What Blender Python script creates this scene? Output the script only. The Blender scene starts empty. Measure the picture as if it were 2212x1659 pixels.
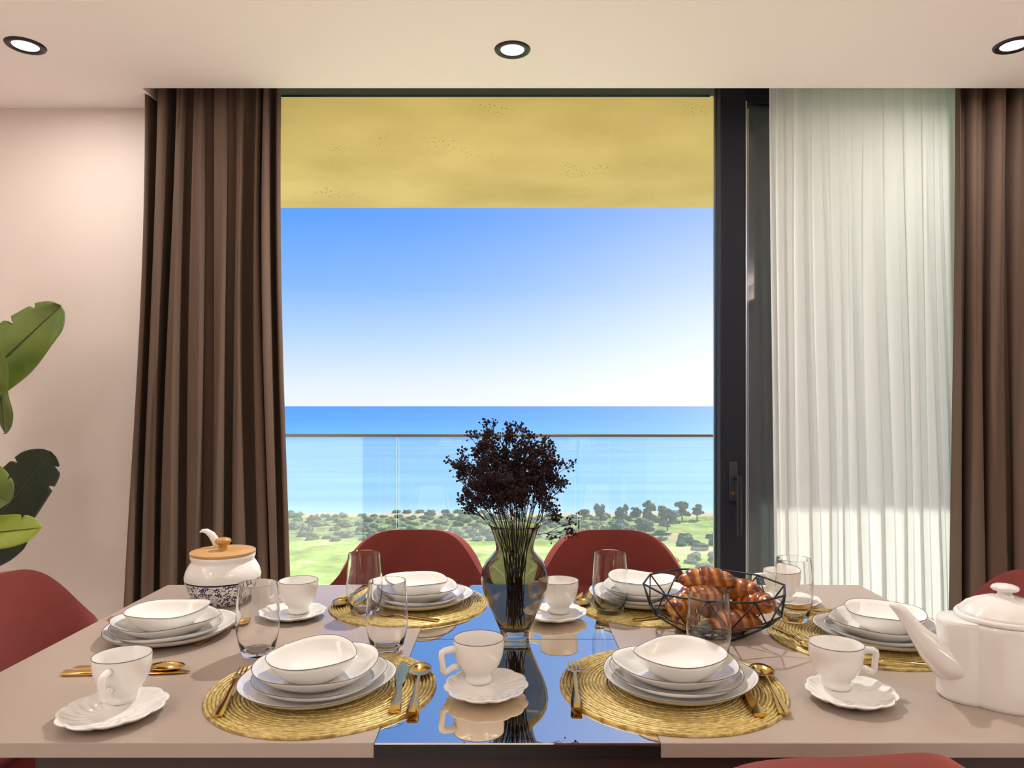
import bpy, bmesh, math, random
from mathutils import Vector, Matrix, noise
PI = math.pi
C = bpy.context.scene.collection
SC = bpy.context.scene
R = random.Random(7)

# ------------------------------------------------------------------ camera, sky, sun, exposure
F, CX, CY, CAMZ = 1560.0, 1106.0, 877.0, 1.22      # focal length and horizon in pixels of the 2212x1659 photo
cam = bpy.data.cameras.new('camera'); camo = bpy.data.objects.new('camera', cam); C.objects.link(camo)
camo.location = (0, 0, CAMZ); camo.rotation_euler = (PI/2, 0, 0)
cam.sensor_width = 36; cam.sensor_fit = 'HORIZONTAL'; cam.lens = F/2212*36
cam.shift_y = (CY-829.5)/2212; cam.clip_start = 0.05; cam.clip_end = 80000
SC.camera = camo
SC.view_settings.view_transform = 'Standard'; SC.view_settings.look = 'None'
SC.view_settings.gamma = 1; SC.view_settings.use_curve_mapping = False
SC.view_settings.exposure = 0.0

SUN_AZ, SUN_EL = math.radians(35), math.radians(36)
SUN = Vector((math.sin(SUN_AZ)*math.cos(SUN_EL), math.cos(SUN_AZ)*math.cos(SUN_EL), math.sin(SUN_EL)))
SKY_STRENGTH, SUN_STRENGTH = 1.0, 7.0
LAMP_W, FILL_W = 21.0, 33.0

w = bpy.data.worlds.new('sky'); SC.world = w; w.use_nodes = True
nt = w.node_tree; nt.nodes.clear()
def N(nt, typ, **kw):
    n = nt.nodes.new(typ)
    for k, v in kw.items(): setattr(n, k, v)
    return n
def L(nt, a, b): nt.links.new(a, b)
tc = N(nt, 'ShaderNodeTexCoord'); sep = N(nt, 'ShaderNodeSeparateXYZ'); L(nt, tc.outputs['Generated'], sep.inputs[0])
ramp = N(nt, 'ShaderNodeValToRGB'); L(nt, sep.outputs['Z'], ramp.inputs[0])
els = [(0.0, (.90,.95,1.02)), (.03, (.80,.90,1.04)), (.09, (.50,.72,1.07)), (.16, (.25,.51,1.08)),
       (.25, (.115,.37,1.05)), (.45, (.08,.27,.90)), (1.0, (.06,.2,.7))]
e = ramp.color_ramp.elements
while len(e) < len(els): e.new(.5)
for i, (p, c) in enumerate(els): e[i].position = p; e[i].color = (*c, 1)
dot = N(nt, 'ShaderNodeVectorMath', operation='DOT_PRODUCT'); L(nt, tc.outputs['Generated'], dot.inputs[0]); dot.inputs[1].default_value = SUN
mx = N(nt, 'ShaderNodeMath', operation='MAXIMUM'); L(nt, dot.outputs['Value'], mx.inputs[0]); mx.inputs[1].default_value = 0
pw = N(nt, 'ShaderNodeMath', operation='POWER'); L(nt, mx.outputs[0], pw.inputs[0]); pw.inputs[1].default_value = 9
ml = N(nt, 'ShaderNodeMath', operation='MULTIPLY'); L(nt, pw.outputs[0], ml.inputs[0]); ml.inputs[1].default_value = .6
hd = Vector((math.sin(math.radians(30))*math.cos(math.radians(5)), math.cos(math.radians(30))*math.cos(math.radians(5)), math.sin(math.radians(5))))   # horizon haze below the sun
d2 = N(nt, 'ShaderNodeVectorMath', operation='DOT_PRODUCT'); L(nt, tc.outputs['Generated'], d2.inputs[0]); d2.inputs[1].default_value = hd
m2 = N(nt, 'ShaderNodeMath', operation='MAXIMUM'); L(nt, d2.outputs['Value'], m2.inputs[0]); m2.inputs[1].default_value = 0
p2 = N(nt, 'ShaderNodeMath', operation='POWER'); L(nt, m2.outputs[0], p2.inputs[0]); p2.inputs[1].default_value = 10
z2 = N(nt, 'ShaderNodeMapRange'); L(nt, sep.outputs['Z'], z2.inputs[0]); z2.inputs[1].default_value = 0; z2.inputs[2].default_value = .28; z2.inputs[3].default_value = .9; z2.inputs[4].default_value = 0
q2 = N(nt, 'ShaderNodeMath', operation='MULTIPLY'); L(nt, p2.outputs[0], q2.inputs[0]); L(nt, z2.outputs[0], q2.inputs[1])
sm2 = N(nt, 'ShaderNodeMath', operation='ADD', use_clamp=True); L(nt, ml.outputs[0], sm2.inputs[0]); L(nt, q2.outputs[0], sm2.inputs[1])
mix = N(nt, 'ShaderNodeMix', data_type='RGBA'); L(nt, sm2.outputs[0], mix.inputs[0]); L(nt, ramp.outputs[0], mix.inputs[6]); mix.inputs[7].default_value = (1.25,1.25,1.25,1)
bg = N(nt, 'ShaderNodeBackground'); L(nt, mix.outputs[2], bg.inputs[0]); bg.inputs[1].default_value = SKY_STRENGTH
wo = N(nt, 'ShaderNodeOutputWorld'); L(nt, bg.outputs[0], wo.inputs[0])

sd = bpy.data.lights.new('sun', 'SUN'); sd.energy = SUN_STRENGTH; sd.angle = math.radians(.6); sd.color = (1,.94,.84)
so = bpy.data.objects.new('sun', sd); C.objects.link(so); so.location = (10, 20, 20)
so.rotation_euler = (-SUN).to_track_quat('-Z', 'Y').to_euler()

# ------------------------------------------------------------------ helpers
def lin(r, g, b):
    f = lambda c: (c/255/12.92 if c/255 <= .04045 else ((c/255+.055)/1.055)**2.4)
    return (f(r), f(g), f(b), 1)
MATS = {}
def mat(name, col, rough=.5, metal=0, noise_amt=0, noise_scale=20, col2=None, bump=0, bump_scale=60, coords='Object', stretch=None, **kw):
    if name in MATS: return MATS[name]
    m = bpy.data.materials.new(name); m.use_nodes = True; nt = m.node_tree
    b = nt.nodes['Principled BSDF']
    b.inputs['Base Color'].default_value = col; b.inputs['Roughness'].default_value = rough; b.inputs['Metallic'].default_value = metal
    for k, v in kw.items(): b.inputs[k].default_value = v
    if noise_amt or bump:
        t = N(nt, 'ShaderNodeTexCoord'); src = t.outputs[coords]
        if stretch:
            mp = N(nt, 'ShaderNodeMapping'); mp.inputs['Scale'].default_value = stretch; L(nt, src, mp.inputs[0]); src = mp.outputs[0]
    if noise_amt:
        n = N(nt, 'ShaderNodeTexNoise'); n.inputs['Scale'].default_value = noise_scale; n.inputs['Detail'].default_value = 6; L(nt, src, n.inputs['Vector'])
        r = N(nt, 'ShaderNodeValToRGB'); r.color_ramp.elements[0].position = .5-.25/max(noise_amt,.01)*.5*.6 if noise_amt < 1 else .35
        r.color_ramp.elements[1].position = 1-r.color_ramp.elements[0].position
        c2 = col2 or tuple(c*(1-noise_amt*.5) for c in col[:3])+(1,)
        r.color_ramp.elements[0].color = c2; r.color_ramp.elements[1].color = col
        L(nt, n.outputs['Fac'], r.inputs[0]); L(nt, r.outputs[0], b.inputs['Base Color'])
    if bump:
        n2 = N(nt, 'ShaderNodeTexNoise'); n2.inputs['Scale'].default_value = bump_scale; n2.inputs['Detail'].default_value = 4; L(nt, src, n2.inputs['Vector'])
        bp = N(nt, 'ShaderNodeBump'); bp.inputs['Strength'].default_value = bump; bp.inputs['Distance'].default_value = .01
        L(nt, n2.outputs['Fac'], bp.inputs['Height']); L(nt, bp.outputs[0], b.inputs['Normal'])
    MATS[name] = m; return m

class MB:
    def __init__(s): s.v = []; s.f = []; s.uv = None
    def add(s, vs, fs):
        o = len(s.v); s.v += [tuple(v) for v in vs]; s.f += [tuple(i+o for i in f) for f in fs]
    def box(s, x0, x1, y0, y1, z0, z1):
        s.add([(x0,y0,z0),(x1,y0,z0),(x1,y1,z0),(x0,y1,z0),(x0,y0,z1),(x1,y0,z1),(x1,y1,z1),(x0,y1,z1)],
              [(0,3,2,1),(4,5,6,7),(0,1,5,4),(1,2,6,5),(2,3,7,6),(3,0,4,7)]); return s
    def grid(s, pts, nu, nv, cu=False):
        fs = []
        for j in range(nv-1):
            for i in range(nu if cu else nu-1):
                a = j*nu+i; b = j*nu+(i+1) % nu
                fs.append((a, b, b+nu, a+nu))
        s.add(pts, fs); return s
    def lathe(s, prof, n=48, rf=None, zf=None, closed=False):
        """prof: (radius, z); rf(theta, t) scales radius, zf adds height"""
        pts = []; mxr = max(p[0] for p in prof)
        for (r, z) in prof:
            for i in range(n):
                a = 2*PI*i/n; k = r/mxr
                rr = r*(rf(a, k) if rf else 1); zz = z+(zf(a, k) if zf else 0)
                pts.append((rr*math.cos(a), rr*math.sin(a), zz))
        base = len(s.v); s.grid(pts, n, len(prof), True)
        m = len(prof)
        if closed:
            for i in range(n):
                a = base+(m-1)*n+i; b = base+(m-1)*n+(i+1) % n; c = base+i; d = base+(i+1) % n
                s.f.append((a, b, d, c))
        return s
    def tube(s, path, rad, n=8, cap=True, flat=None):
        P = [Vector(p) for p in path]; m = len(P); pts = []
        up = None
        for i in range(m):
            t = (P[min(i+1, m-1)]-P[max(i-1, 0)])
            if t.length < 1e-9: t = Vector((0,0,1))
            t.normalize()
            if up is None: up = Vector((0,0,1)) if abs(t.z) < .9 else Vector((0,1,0))
            a = t.cross(up)
            if a.length < 1e-6: a = t.cross(Vector((1,0,0)))
            a.normalize(); b = a.cross(t); b.normalize(); up = b
            r = rad[i] if isinstance(rad, (list, tuple)) else rad
            ra, rb = (r, r) if flat is None else (r, r*flat)
            for k in range(n):
                q = 2*PI*k/n
                pts.append(P[i]+a*math.cos(q)*ra+b*math.sin(q)*rb)
        base = len(s.v); s.grid(pts, n, m, True)
        if cap:
            s.f.append(tuple(base+k for k in reversed(range(n)))); s.f.append(tuple(base+(m-1)*n+k for k in range(n)))
        return s
    def mesh(s, name, smooth=True, angle=40):
        me = bpy.data.meshes.new(name); me.from_pydata(s.v, [], s.f)
        bm = bmesh.new(); bm.from_mesh(me)
        bmesh.ops.remove_doubles(bm, verts=bm.verts, dist=1e-6)
        bmesh.ops.recalc_face_normals(bm, faces=bm.faces)
        bm.to_mesh(me); bm.free()
        if smooth:
            for p in me.polygons: p.use_smooth = True
            if angle < 180: me.set_sharp_from_angle(angle=math.radians(angle))
        return me
    def build(s, name, m, parent=None, smooth=True, angle=40):
        return obj(name, s.mesh(name, smooth, angle), m, parent)
def obj(name, me, m, parent=None):
    o = bpy.data.objects.new(name, me); C.objects.link(o)
    if m is not None:
        if not me.materials: me.materials.append(m)
    if parent is not None: o.parent = parent
    return o
def tag(o, label=None, cat=None, group=None, kind=None):
    for k, v in (('label', label), ('category', cat), ('group', group), ('kind', kind)):
        if v: o[k] = v
    return o
def empty(name, loc, rz=0):
    o = bpy.data.objects.new(name, None); C.objects.link(o); o.location = loc; o.rotation_euler = (0, 0, rz); o.empty_display_size = .05
    return o
def copy_tree(o, parent=None):
    kids = [c for c in bpy.data.objects if c.parent == o]
    c = o.copy(); C.objects.link(c); c.parent = parent
    for ch in kids: copy_tree(ch, c)
    return c
def struct(name, mb, m, parent=None, label=None, **kw):
    o = mb.build(name, m, parent, **kw)
    if parent is None: o['kind'] = 'structure'
    if label: o['label'] = label
    return o
def bevel(o, w=.003, seg=2):
    b = o.modifiers.new('bevel', 'BEVEL'); b.width = w; b.segments = seg; b.limit_method = 'ANGLE'; return o
TZ = .75
def P(px, py, z=TZ):
    """pixel -> point on the horizontal plane at height z"""
    Y = (CAMZ-z)*F/(py-CY); return Vector(((px-CX)*Y/F, Y, z))
def at(px, py, Y): return Vector(((px-CX)*Y/F, Y, CAMZ-(py-CY)*Y/F))
def sm(a, b, x): t = min(1, max(0, (x-a)/(b-a))); return t*t*(3-2*t)

# ------------------------------------------------------------------ materials
M_wall = mat('warm_white_paint', lin(226,212,202), .85, bump=.05, bump_scale=300)
M_ceil = mat('ceiling_paint', lin(248,237,230), .9)
M_floor = mat('floor_tile', lin(238,234,230), .35, noise_amt=.08, noise_scale=2)
M_black = mat('black_aluminium', lin(20,22,30), .55, **{'Specular IOR Level': .25})
M_slate = mat('slate_aluminium', lin(62,68,78), .35)
M_alu = mat('bare_aluminium', lin(190,192,194), .3, 1)
M_facade = mat('facade_paint', lin(238,234,226), .9)
M_tile = mat('balcony_tile', lin(232,222,204), .6, noise_amt=.2, noise_scale=4)
M_white = mat('white_porcelain', lin(240,236,230), .08, **{'Coat Weight': .3})
M_rim = mat('grey_rim_glaze', lin(92,84,84), .3)
M_gold = mat('gold_metal', lin(226,186,112), .14, 1)
M_velvet = mat('rust_velvet', lin(124,43,33), .75, noise_amt=.35, noise_scale=14, **{'Sheen Weight': .4, 'Sheen Roughness': .4, 'Sheen Tint': lin(225,110,80)})
M_legs = mat('black_leg_steel', lin(20,20,20), .4)
M_taupe = mat('taupe_laminate', lin(172,155,142), .26, noise_amt=.06, noise_scale=40)
M_leaf = mat('black_mirror_leaf', (.88,.78,.64,1), .012, 1)
M_board = mat('black_leaf_board', lin(14,13,16), .5)
M_apron = mat('dark_apron_wood', lin(60,44,42), .6)
M_wood = mat('beech_wood', lin(205,158,104), .4, noise_amt=.4, noise_scale=6, stretch=(1,9,9))
M_wire = mat('black_wire', lin(12,12,13), .45)
M_flower = mat('dried_maroon_flower', lin(44,18,24), .9)
M_stem = mat('dried_stem', lin(44,24,22), .9)
M_soil = mat('soil', lin(60,45,35), .95)
M_pot = mat('stone_pot', lin(190,186,180), .8, noise_amt=.2)

def glass_solid(name, col, ior=1.45):
    m = bpy.data.materials.new(name); m.use_nodes = True; b = m.node_tree.nodes['Principled BSDF']
    b.inputs['Base Color'].default_value = col; b.inputs['Roughness'].default_value = 0; b.inputs['IOR'].default_value = ior
    b.inputs['Transmission Weight'].default_value = 1
    return m
M_glass = glass_solid('clear_tumbler_glass', (.985,.99,.99,1), 1.4)
M_vase = glass_solid('smoky_vase_glass', (.46,.42,.36,1), 1.25)
def glass_thin(name, tint, f0=.06, haze_veil=0):
    m = bpy.data.materials.new(name); m.use_nodes = True; nt = m.node_tree; nt.nodes.clear()
    lw = N(nt, 'ShaderNodeLayerWeight'); lw.inputs[0].default_value = .5
    p = N(nt, 'ShaderNodeMath', operation='POWER'); L(nt, lw.outputs['Facing'], p.inputs[0]); p.inputs[1].default_value = 5
    q = N(nt, 'ShaderNodeMath', operation='MULTIPLY_ADD'); L(nt, p.outputs[0], q.inputs[0]); q.inputs[1].default_value = 1-f0; q.inputs[2].default_value = f0
    t = N(nt, 'ShaderNodeBsdfTransparent'); t.inputs[0].default_value = tint
    g = N(nt, 'ShaderNodeBsdfGlossy'); g.inputs['Roughness'].default_value = 0
    x = N(nt, 'ShaderNodeMixShader'); L(nt, q.outputs[0], x.inputs[0]); L(nt, t.outputs[0], x.inputs[1]); L(nt, g.outputs[0], x.inputs[2])
    if haze_veil:
        tl = N(nt, 'ShaderNodeBsdfTranslucent'); tl.inputs[0].default_value = (.9,.9,.88,1)  # pale veil in the glass stands in for haze and reflections
        y = N(nt, 'ShaderNodeMixShader'); y.inputs[0].default_value = haze_veil; L(nt, x.outputs[0], y.inputs[1]); L(nt, tl.outputs[0], y.inputs[2]); x = y
    o = N(nt, 'ShaderNodeOutputMaterial'); L(nt, x.outputs[0], o.inputs[0]); return m
M_pane = glass_thin('window_glass', (.95,.97,.96,1), .05)
M_rail = glass_thin('railing_glass', (.96,.98,.97,1), .06, .045)

def cloth(name, col, trans, transp=0.0, rough=.9):
    m = bpy.data.materials.new(name); m.use_nodes = True; nt = m.node_tree; nt.nodes.clear()
    d = N(nt, 'ShaderNodeBsdfDiffuse'); d.inputs[0].default_value = col
    t = N(nt, 'ShaderNodeBsdfTranslucent'); t.inputs[0].default_value = col
    x = N(nt, 'ShaderNodeMixShader'); x.inputs[0].default_value = trans; L(nt, d.outputs[0], x.inputs[1]); L(nt, t.outputs[0], x.inputs[2])
    o = N(nt, 'ShaderNodeOutputMaterial'); last = x
    if transp:
        tr = N(nt, 'ShaderNodeBsdfTransparent'); y = N(nt, 'ShaderNodeMixShader'); y.inputs[0].default_value = transp
        L(nt, x.outputs[0], y.inputs[1]); L(nt, tr.outputs[0], y.inputs[2]); last = y
    L(nt, last.outputs[0], o.inputs[0]); return m
M_drape = cloth('brown_drape', lin(106,87,75), .10)
M_sheer = cloth('white_sheer', lin(248,248,246), .62, .10)

def emis(name, col, s):
    m = bpy.data.materials.new(name); m.use_nodes = True; nt = m.node_tree; nt.nodes.clear()
    a = N(nt, 'ShaderNodeEmission'); a.inputs[0].default_value = col; a.inputs[1].default_value = s
    o = N(nt, 'ShaderNodeOutputMaterial'); L(nt, a.outputs[0], o.inputs[0]); return m
M_lamp = emis('lamp_diffuser', (1,.97,.92,1), 3.0)

# slab underside: pitted yellow concrete
def slab_mat():
    m = bpy.data.materials.new('yellow_concrete'); m.use_nodes = True; nt = m.node_tree; b = nt.nodes['Principled BSDF']
    b.inputs['Roughness'].default_value = .95
    t = N(nt, 'ShaderNodeTexCoord')
    n = N(nt, 'ShaderNodeTexNoise'); n.inputs['Scale'].default_value = 1.2; n.inputs['Detail'].default_value = 5; L(nt, t.outputs['Object'], n.inputs['Vector'])
    r = N(nt, 'ShaderNodeValToRGB'); r.color_ramp.elements[0].position = .35; r.color_ramp.elements[1].position = .68
    r.color_ramp.elements[0].color = lin(206,182,112); r.color_ramp.elements[1].color = lin(232,206,136); L(nt, n.outputs['Fac'], r.inputs[0])
    mp = N(nt, 'ShaderNodeMapping'); mp.inputs['Scale'].default_value = (1, .45, 1); L(nt, t.outputs['Object'], mp.inputs[0])
    v = N(nt, 'ShaderNodeTexVoronoi'); v.inputs['Scale'].default_value = 75; L(nt, mp.outputs[0], v.inputs['Vector'])
    n2 = N(nt, 'ShaderNodeTexNoise'); n2.inputs['Scale'].default_value = 2.6; n2.inputs['Detail'].default_value = 3; L(nt, t.outputs['Object'], n2.inputs['Vector'])
    th = N(nt, 'ShaderNodeMapRange'); L(nt, n2.outputs['Fac'], th.inputs[0]); th.inputs[1].default_value = .5; th.inputs[2].default_value = .8; th.inputs[3].default_value = 0; th.inputs[4].default_value = .34
    lt = N(nt, 'ShaderNodeMath', operation='LESS_THAN'); L(nt, v.outputs['Distance'], lt.inputs[0]); L(nt, th.outputs[0], lt.inputs[1])
    mx = N(nt, 'ShaderNodeMix', data_type='RGBA'); L(nt, lt.outputs[0], mx.inputs[0]); L(nt, r.outputs[0], mx.inputs[6]); mx.inputs[7].default_value = lin(120,96,48)
    L(nt, mx.outputs[2], b.inputs['Base Color']); return m
M_slab = slab_mat()

# ------------------------------------------------------------------ room shell
CEIL, BULK_Y = 2.44, 2.172          # dropped ceiling height and where it steps up to the main ceiling
NICHE_F, WALL_Y, OUT_Y = 2.772, 2.955, 3.12
XL, XR, YB = -2.6, 2.75, -3.2
WX0, WX1, WHEAD = -1.29, 2.5, 2.562  # window opening
FRZ = 2.557                          # underside of the door head frame
SLAB_Y = WHEAD-CAMZ; SLAB_Y = SLAB_Y*F/(CY-449)
RAIL_Y = 4.68
struct('floor', MB().box(XL-.2, XR+.2, YB-.2, OUT_Y, -.1, 0), M_floor)
mb = MB()                                                                   # dropped ceiling with a curtain niche cut in
NXL = (308-CX)*NICHE_F/F
mb.box(XL, XR, BULK_Y, NICHE_F, CEIL, CEIL+.17); mb.box(XL, NXL, NICHE_F, WALL_Y, CEIL, CEIL+.17); mb.box(NXL, XR, NICHE_F, WALL_Y, CEIL+.165, CEIL+.17)
struct('ceiling', mb, M_ceil, smooth=False)
struct('ceiling_main', MB().box(XL, XR, YB, WALL_Y+.05, CEIL+.17, CEIL+.3), M_ceil, smooth=False)
mb = MB(); mb.box(XL, WX0, WALL_Y, OUT_Y, 0, 2.74); mb.box(WX1, XR, WALL_Y, OUT_Y, 0, 2.74); mb.box(WX0, WX1, WALL_Y+.002, OUT_Y, WHEAD+.05, 2.74)
struct('wall_window', mb, M_wall, smooth=False)
mb = MB(); mb.box(-7, WX0, OUT_Y, OUT_Y+.03, -.02, WHEAD); mb.box(WX1, 7, OUT_Y, OUT_Y+.03, -.02, WHEAD)
struct('wall_facade', mb, M_facade, smooth=False)
struct('wall_left', MB().box(XL-.2, XL, YB, OUT_Y, 0, 2.74), M_wall, smooth=False)
struct('wall_right', MB().box(XR, XR+.2, YB, OUT_Y, 0, 2.74), M_wall, smooth=False)
struct('wall_rear', MB().box(XL-.2, XR+.2, YB-.2, YB, 0, 2.74), mat('dark_rear_panel', lin(96,72,58), .6, noise_amt=.4, noise_scale=3, stretch=(6,1,.6)), smooth=False)  # dark panel added on the unseen wall to cut light on camera-facing sides
struct('baseboard_window', MB().box(XL, WX0, WALL_Y-.015, WALL_Y, 0, .09), M_ceil, smooth=False)
# balcony
struct('floor_balcony', MB().box(-7, 7, OUT_Y, SLAB_Y-.02, -.18, -.02), M_tile, smooth=False)
struct('ceiling_balcony', MB().box(-7, 7, OUT_Y, SLAB_Y, WHEAD, WHEAD+.25), M_slab, smooth=False)

# added unseen fill: made-up shelves with up-facing strips to brighten the room
def fill_shelf(n, x0, x1, y0, y1, sx, sy):
    t = struct('trim_%d' % n, MB().box(x0, x1, y0, y1, CEIL-.10, CEIL-.07), M_ceil, smooth=False)
    ld = bpy.data.lights.new('fill_strip', 'AREA'); ld.shape = 'RECTANGLE'; ld.size = sx; ld.size_y = sy; ld.energy = FILL_W; ld.color = (1,.975,.95)
    lo = bpy.data.objects.new('fill_strip_light', ld); C.objects.link(lo); lo.location = ((x0+x1)/2, (y0+y1)/2, CEIL-.055); lo.rotation_euler = (PI, 0, 0)
fill_shelf(1, XL, XL+.16, YB, 1.9, .06, 4.9)
fill_shelf(2, XR-.16, XR, YB, 1.9, .06, 4.9)
# window and sliding door
DY = 3.00
d1 = empty('door_1', (0, DY, 0)); d1['kind'] = 'structure'
FY0, FY1 = -.042, .042
def part(name, m, parent, *b, **kw):
    mb = MB()
    for q in b: mb.box(*q)
    return mb.build(name, m, parent, smooth=False)
dx = lambda px, Y=DY+FY0: (px-CX)*Y/F
SX0, SX1 = dx(1556), dx(1611)
bevel(part('door_frame', M_black, d1, (WX0, WX1, FY0, .115, FRZ, FRZ+.06), (WX0, WX0+.05, FY0, .115, .03, FRZ), (WX1-.05, WX1, FY0, .115, .03, FRZ), (WX0, WX1, FY0, .115, 0, .03)), .003)
part('drip_trim', M_alu, d1, (WX0, SX0, .112, .119, FRZ-.006, FRZ+.006))
st = part('sliding_stile', M_black, d1, (SX0, SX1, FY0, FY1, .03, FRZ)); bevel(st, .004)
part('edge_strip', M_alu, d1, (SX0-.008, SX0-.001, .02, .035, .03, FRZ))
part('glazing_bead', M_alu, d1, (SX1+.001, SX1+.006, FY0+.004, -.02, .12, FRZ-.085))
part('sliding_rail', M_black, d1, (SX1, WX1-.05, FY0+.02, FY1, FRZ-.085, FRZ))
part('sliding_rail', M_black, d1, (SX1, WX1-.05, FY0+.02, FY1, .03, .12))
part('fixed_stile', M_slate, d1, (dx(1618,DY+.05), dx(1700,DY+.05), .050, .105, .03, FRZ))
part('pane', M_pane, d1, (SX1, WX1-.05, -.005, .003, .12, FRZ-.085))
part('pane', M_pane, d1, (dx(1700,DY+.05), WX1-.05, .075, .083, .03, FRZ))
HY = DY+FY0-.02
hz = lambda py: CAMZ-(py-CY)*HY/F
hX = lambda px: dx(px, HY)
h = part('handle_plate', mat('handle_plate_metal', lin(34,35,40), .4), d1, (hX(1577), hX(1596), FY0-.008, FY0-.0005, hz(1082), hz(998))); bevel(h, .002)
hb = MB(); hb.tube([(hX(1593), FY0-.045, hz(1026)), (hX(1593), FY0-.045, hz(1155))], .0105, 16); hb.tube([(hX(1588), FY0-.004, hz(1033)), (hX(1593), FY0-.045, hz(1033))], .008, 12)
hb.build('door_handle', mat('handle_metal', lin(58,58,62), .25, .8), d1)
kc = MB(); kc.tube([(hX(1585), FY0-.003, hz(1066)), (hX(1585), FY0-.018, hz(1066))], .007, 12)
kc.build('key_cylinder', mat('brass', lin(200,160,90), .3, 1), d1)

# ------------------------------------------------------------------ downlights
def downlight(px, py, label, k=1.0):
    p = P(px, py, CEIL)
    o = empty('downlight', p)
    mb = MB(); mb.lathe([(.039,.0), (.0435,-.005), (.054,-.007), (.060,-.004), (.062,0.0)], 48)
    mb.build('trim_ring', mat('lamp_ring', lin(38,28,30), .35, .3), o)
    MB().lathe([(0,-.001), (.03,-.001), (.041,-.0015)], 40).build('diffuser', M_lamp, o)
    lamp(o, p, -.012, k)
    return tag(o, label, 'ceiling light', 'recessed downlights')
def lamp(o, p, dz, k=1.0):
    ld = bpy.data.lights.new('downlight_glow', 'AREA'); ld.shape = 'DISK'; ld.size = .075; ld.energy = LAMP_W*k; ld.color = (1,.975,.95)
    lo = bpy.data.objects.new('downlight_glow', ld); C.objects.link(lo); lo.parent = o; lo.location = (0, 0, dz)
downlight(55, 98, 'round black-ringed ceiling downlight above the bare wall with the plant', .28)
downlight(1107, 107, 'round bronze-ringed ceiling downlight above the open sea view', 1.9)
downlight(2190, 97, 'round black-ringed ceiling downlight beyond the white sheer curtain', .28)
for (x, y) in ((-1.6,-.6), (1.6,-.6), (-1.6,-2.4), (1.6,-2.4)):  # unseen downlights added behind the camera to brighten the room
    o = empty('downlight', (x, y, CEIL+.17))
    MB().lathe([(.045,.0), (.05,-.006), (.062,-.008), (.069,-.005), (.071,0.0)], 32).build('trim_ring', MATS['lamp_ring'], o)
    MB().lathe([(0,-.001), (.047,-.0015)], 32).build('diffuser', M_lamp, o)
    lamp(o, None, -.012, .6)
    tag(o, 'added unseen downlight brightening the room from behind the dining area', 'ceiling light', 'added fill downlights')

# ------------------------------------------------------------------ curtains
def curtain(name, xt, xb, y0, zt, zb, folds, amp, m, seed, label, cat, bulge=None, y_spread=.6):
    rr = random.Random(seed)
    ws = [rr.uniform(.45, 1.7) for _ in range(folds)]; tot = sum(ws); ws = [a/tot for a in ws]
    am = [rr.uniform(.4, 1.15) for _ in range(folds+1)]
    dr = [rr.uniform(-.35, .35) for _ in range(folds+1)]; an = [rr.uniform(-.35, .5) for _ in range(folds+1)]
    K = 18; us = []; u = 0
    for i, a in enumerate(ws):
        for k in range(K): us.append((u+a*k/K, i, k/K))
        u += a
    us.append((1.0, folds-1, 1.0))
    nv = 40; pts = []
    for j in range(nv):
        v = j/(nv-1); z = zt+(zb-zt)*v
        xl = xt[0]+(xb[0]-xt[0])*sm(0, 1, v)*1.0; xr = xt[1]+(xb[1]-xt[1])*sm(0, 1, v)
        if bulge: xr += bulge(v)
        for (u, i, k) in us:
            a = am[i]*(1-k)+am[i+1]*k; d = dr[i]*(1-k)+dr[i+1]*k; q = an[i]*(1-k)+an[i+1]*k
            ph = 2*PI*k+d*v*1.6
            A = amp*a*(.7+.45*v+q*math.sin(v*PI*1.3+i))
            sk = ws[i]*(xr-xl)
            x = xl+(xr-xl)*u+sk*.20*math.sin(2*ph+.6)*(.4+.6*v)+.006*math.sin(v*5+i*1.7)*min(1, 6*u*(1-u))
            y = y0-A*math.cos(ph)+.25*amp*math.sin(3*ph+i+v*1.2)*.5
            pts.append((x, y, z))
    o = MB().grid(pts, len(us), nv).build(name, m, None, angle=180)
    s = o.modifiers.new('thickness', 'SOLIDIFY'); s.thickness = .0015 if cat == 'curtain' else .001
    return tag(o, label, cat)
cz = CEIL+.14
KX = 2.862/F
curtain('drape_curtain', ((322-CX)*KX, (609-CX)*KX), ((283-CX)*KX, (630-CX)*KX), 2.864, cz, .015, 8, .056, M_drape, 5,
        'heavy brown drape hanging in deep folds beside the plant wall', 'curtain', bulge=lambda v: -.010*math.sin(v*PI*1.4))
curtain('drape_curtain', ((2056-CX)*KX, 2.30), ((2050-CX)*KX, 2.33), 2.850, cz, .015, 8, .050, M_drape, 12,
        'heavy brown drape next to the white sheer curtain', 'curtain')
curtain('sheer_curtain', ((1668-CX)*KX, (2085-CX)*KX), ((1682-CX)*KX, (2120-CX)*KX), 2.905, cz, .02, 12, .0065, M_sheer, 21,
        'translucent white sheer curtain between dark door frame and brown drape', 'sheer curtain')
tr = MB(); tr.box(NXL+.01, 2.45, 2.83, 2.88, CEIL+.145, CEIL+.163)
struct('trim_4', tr, M_black, smooth=False)

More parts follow.
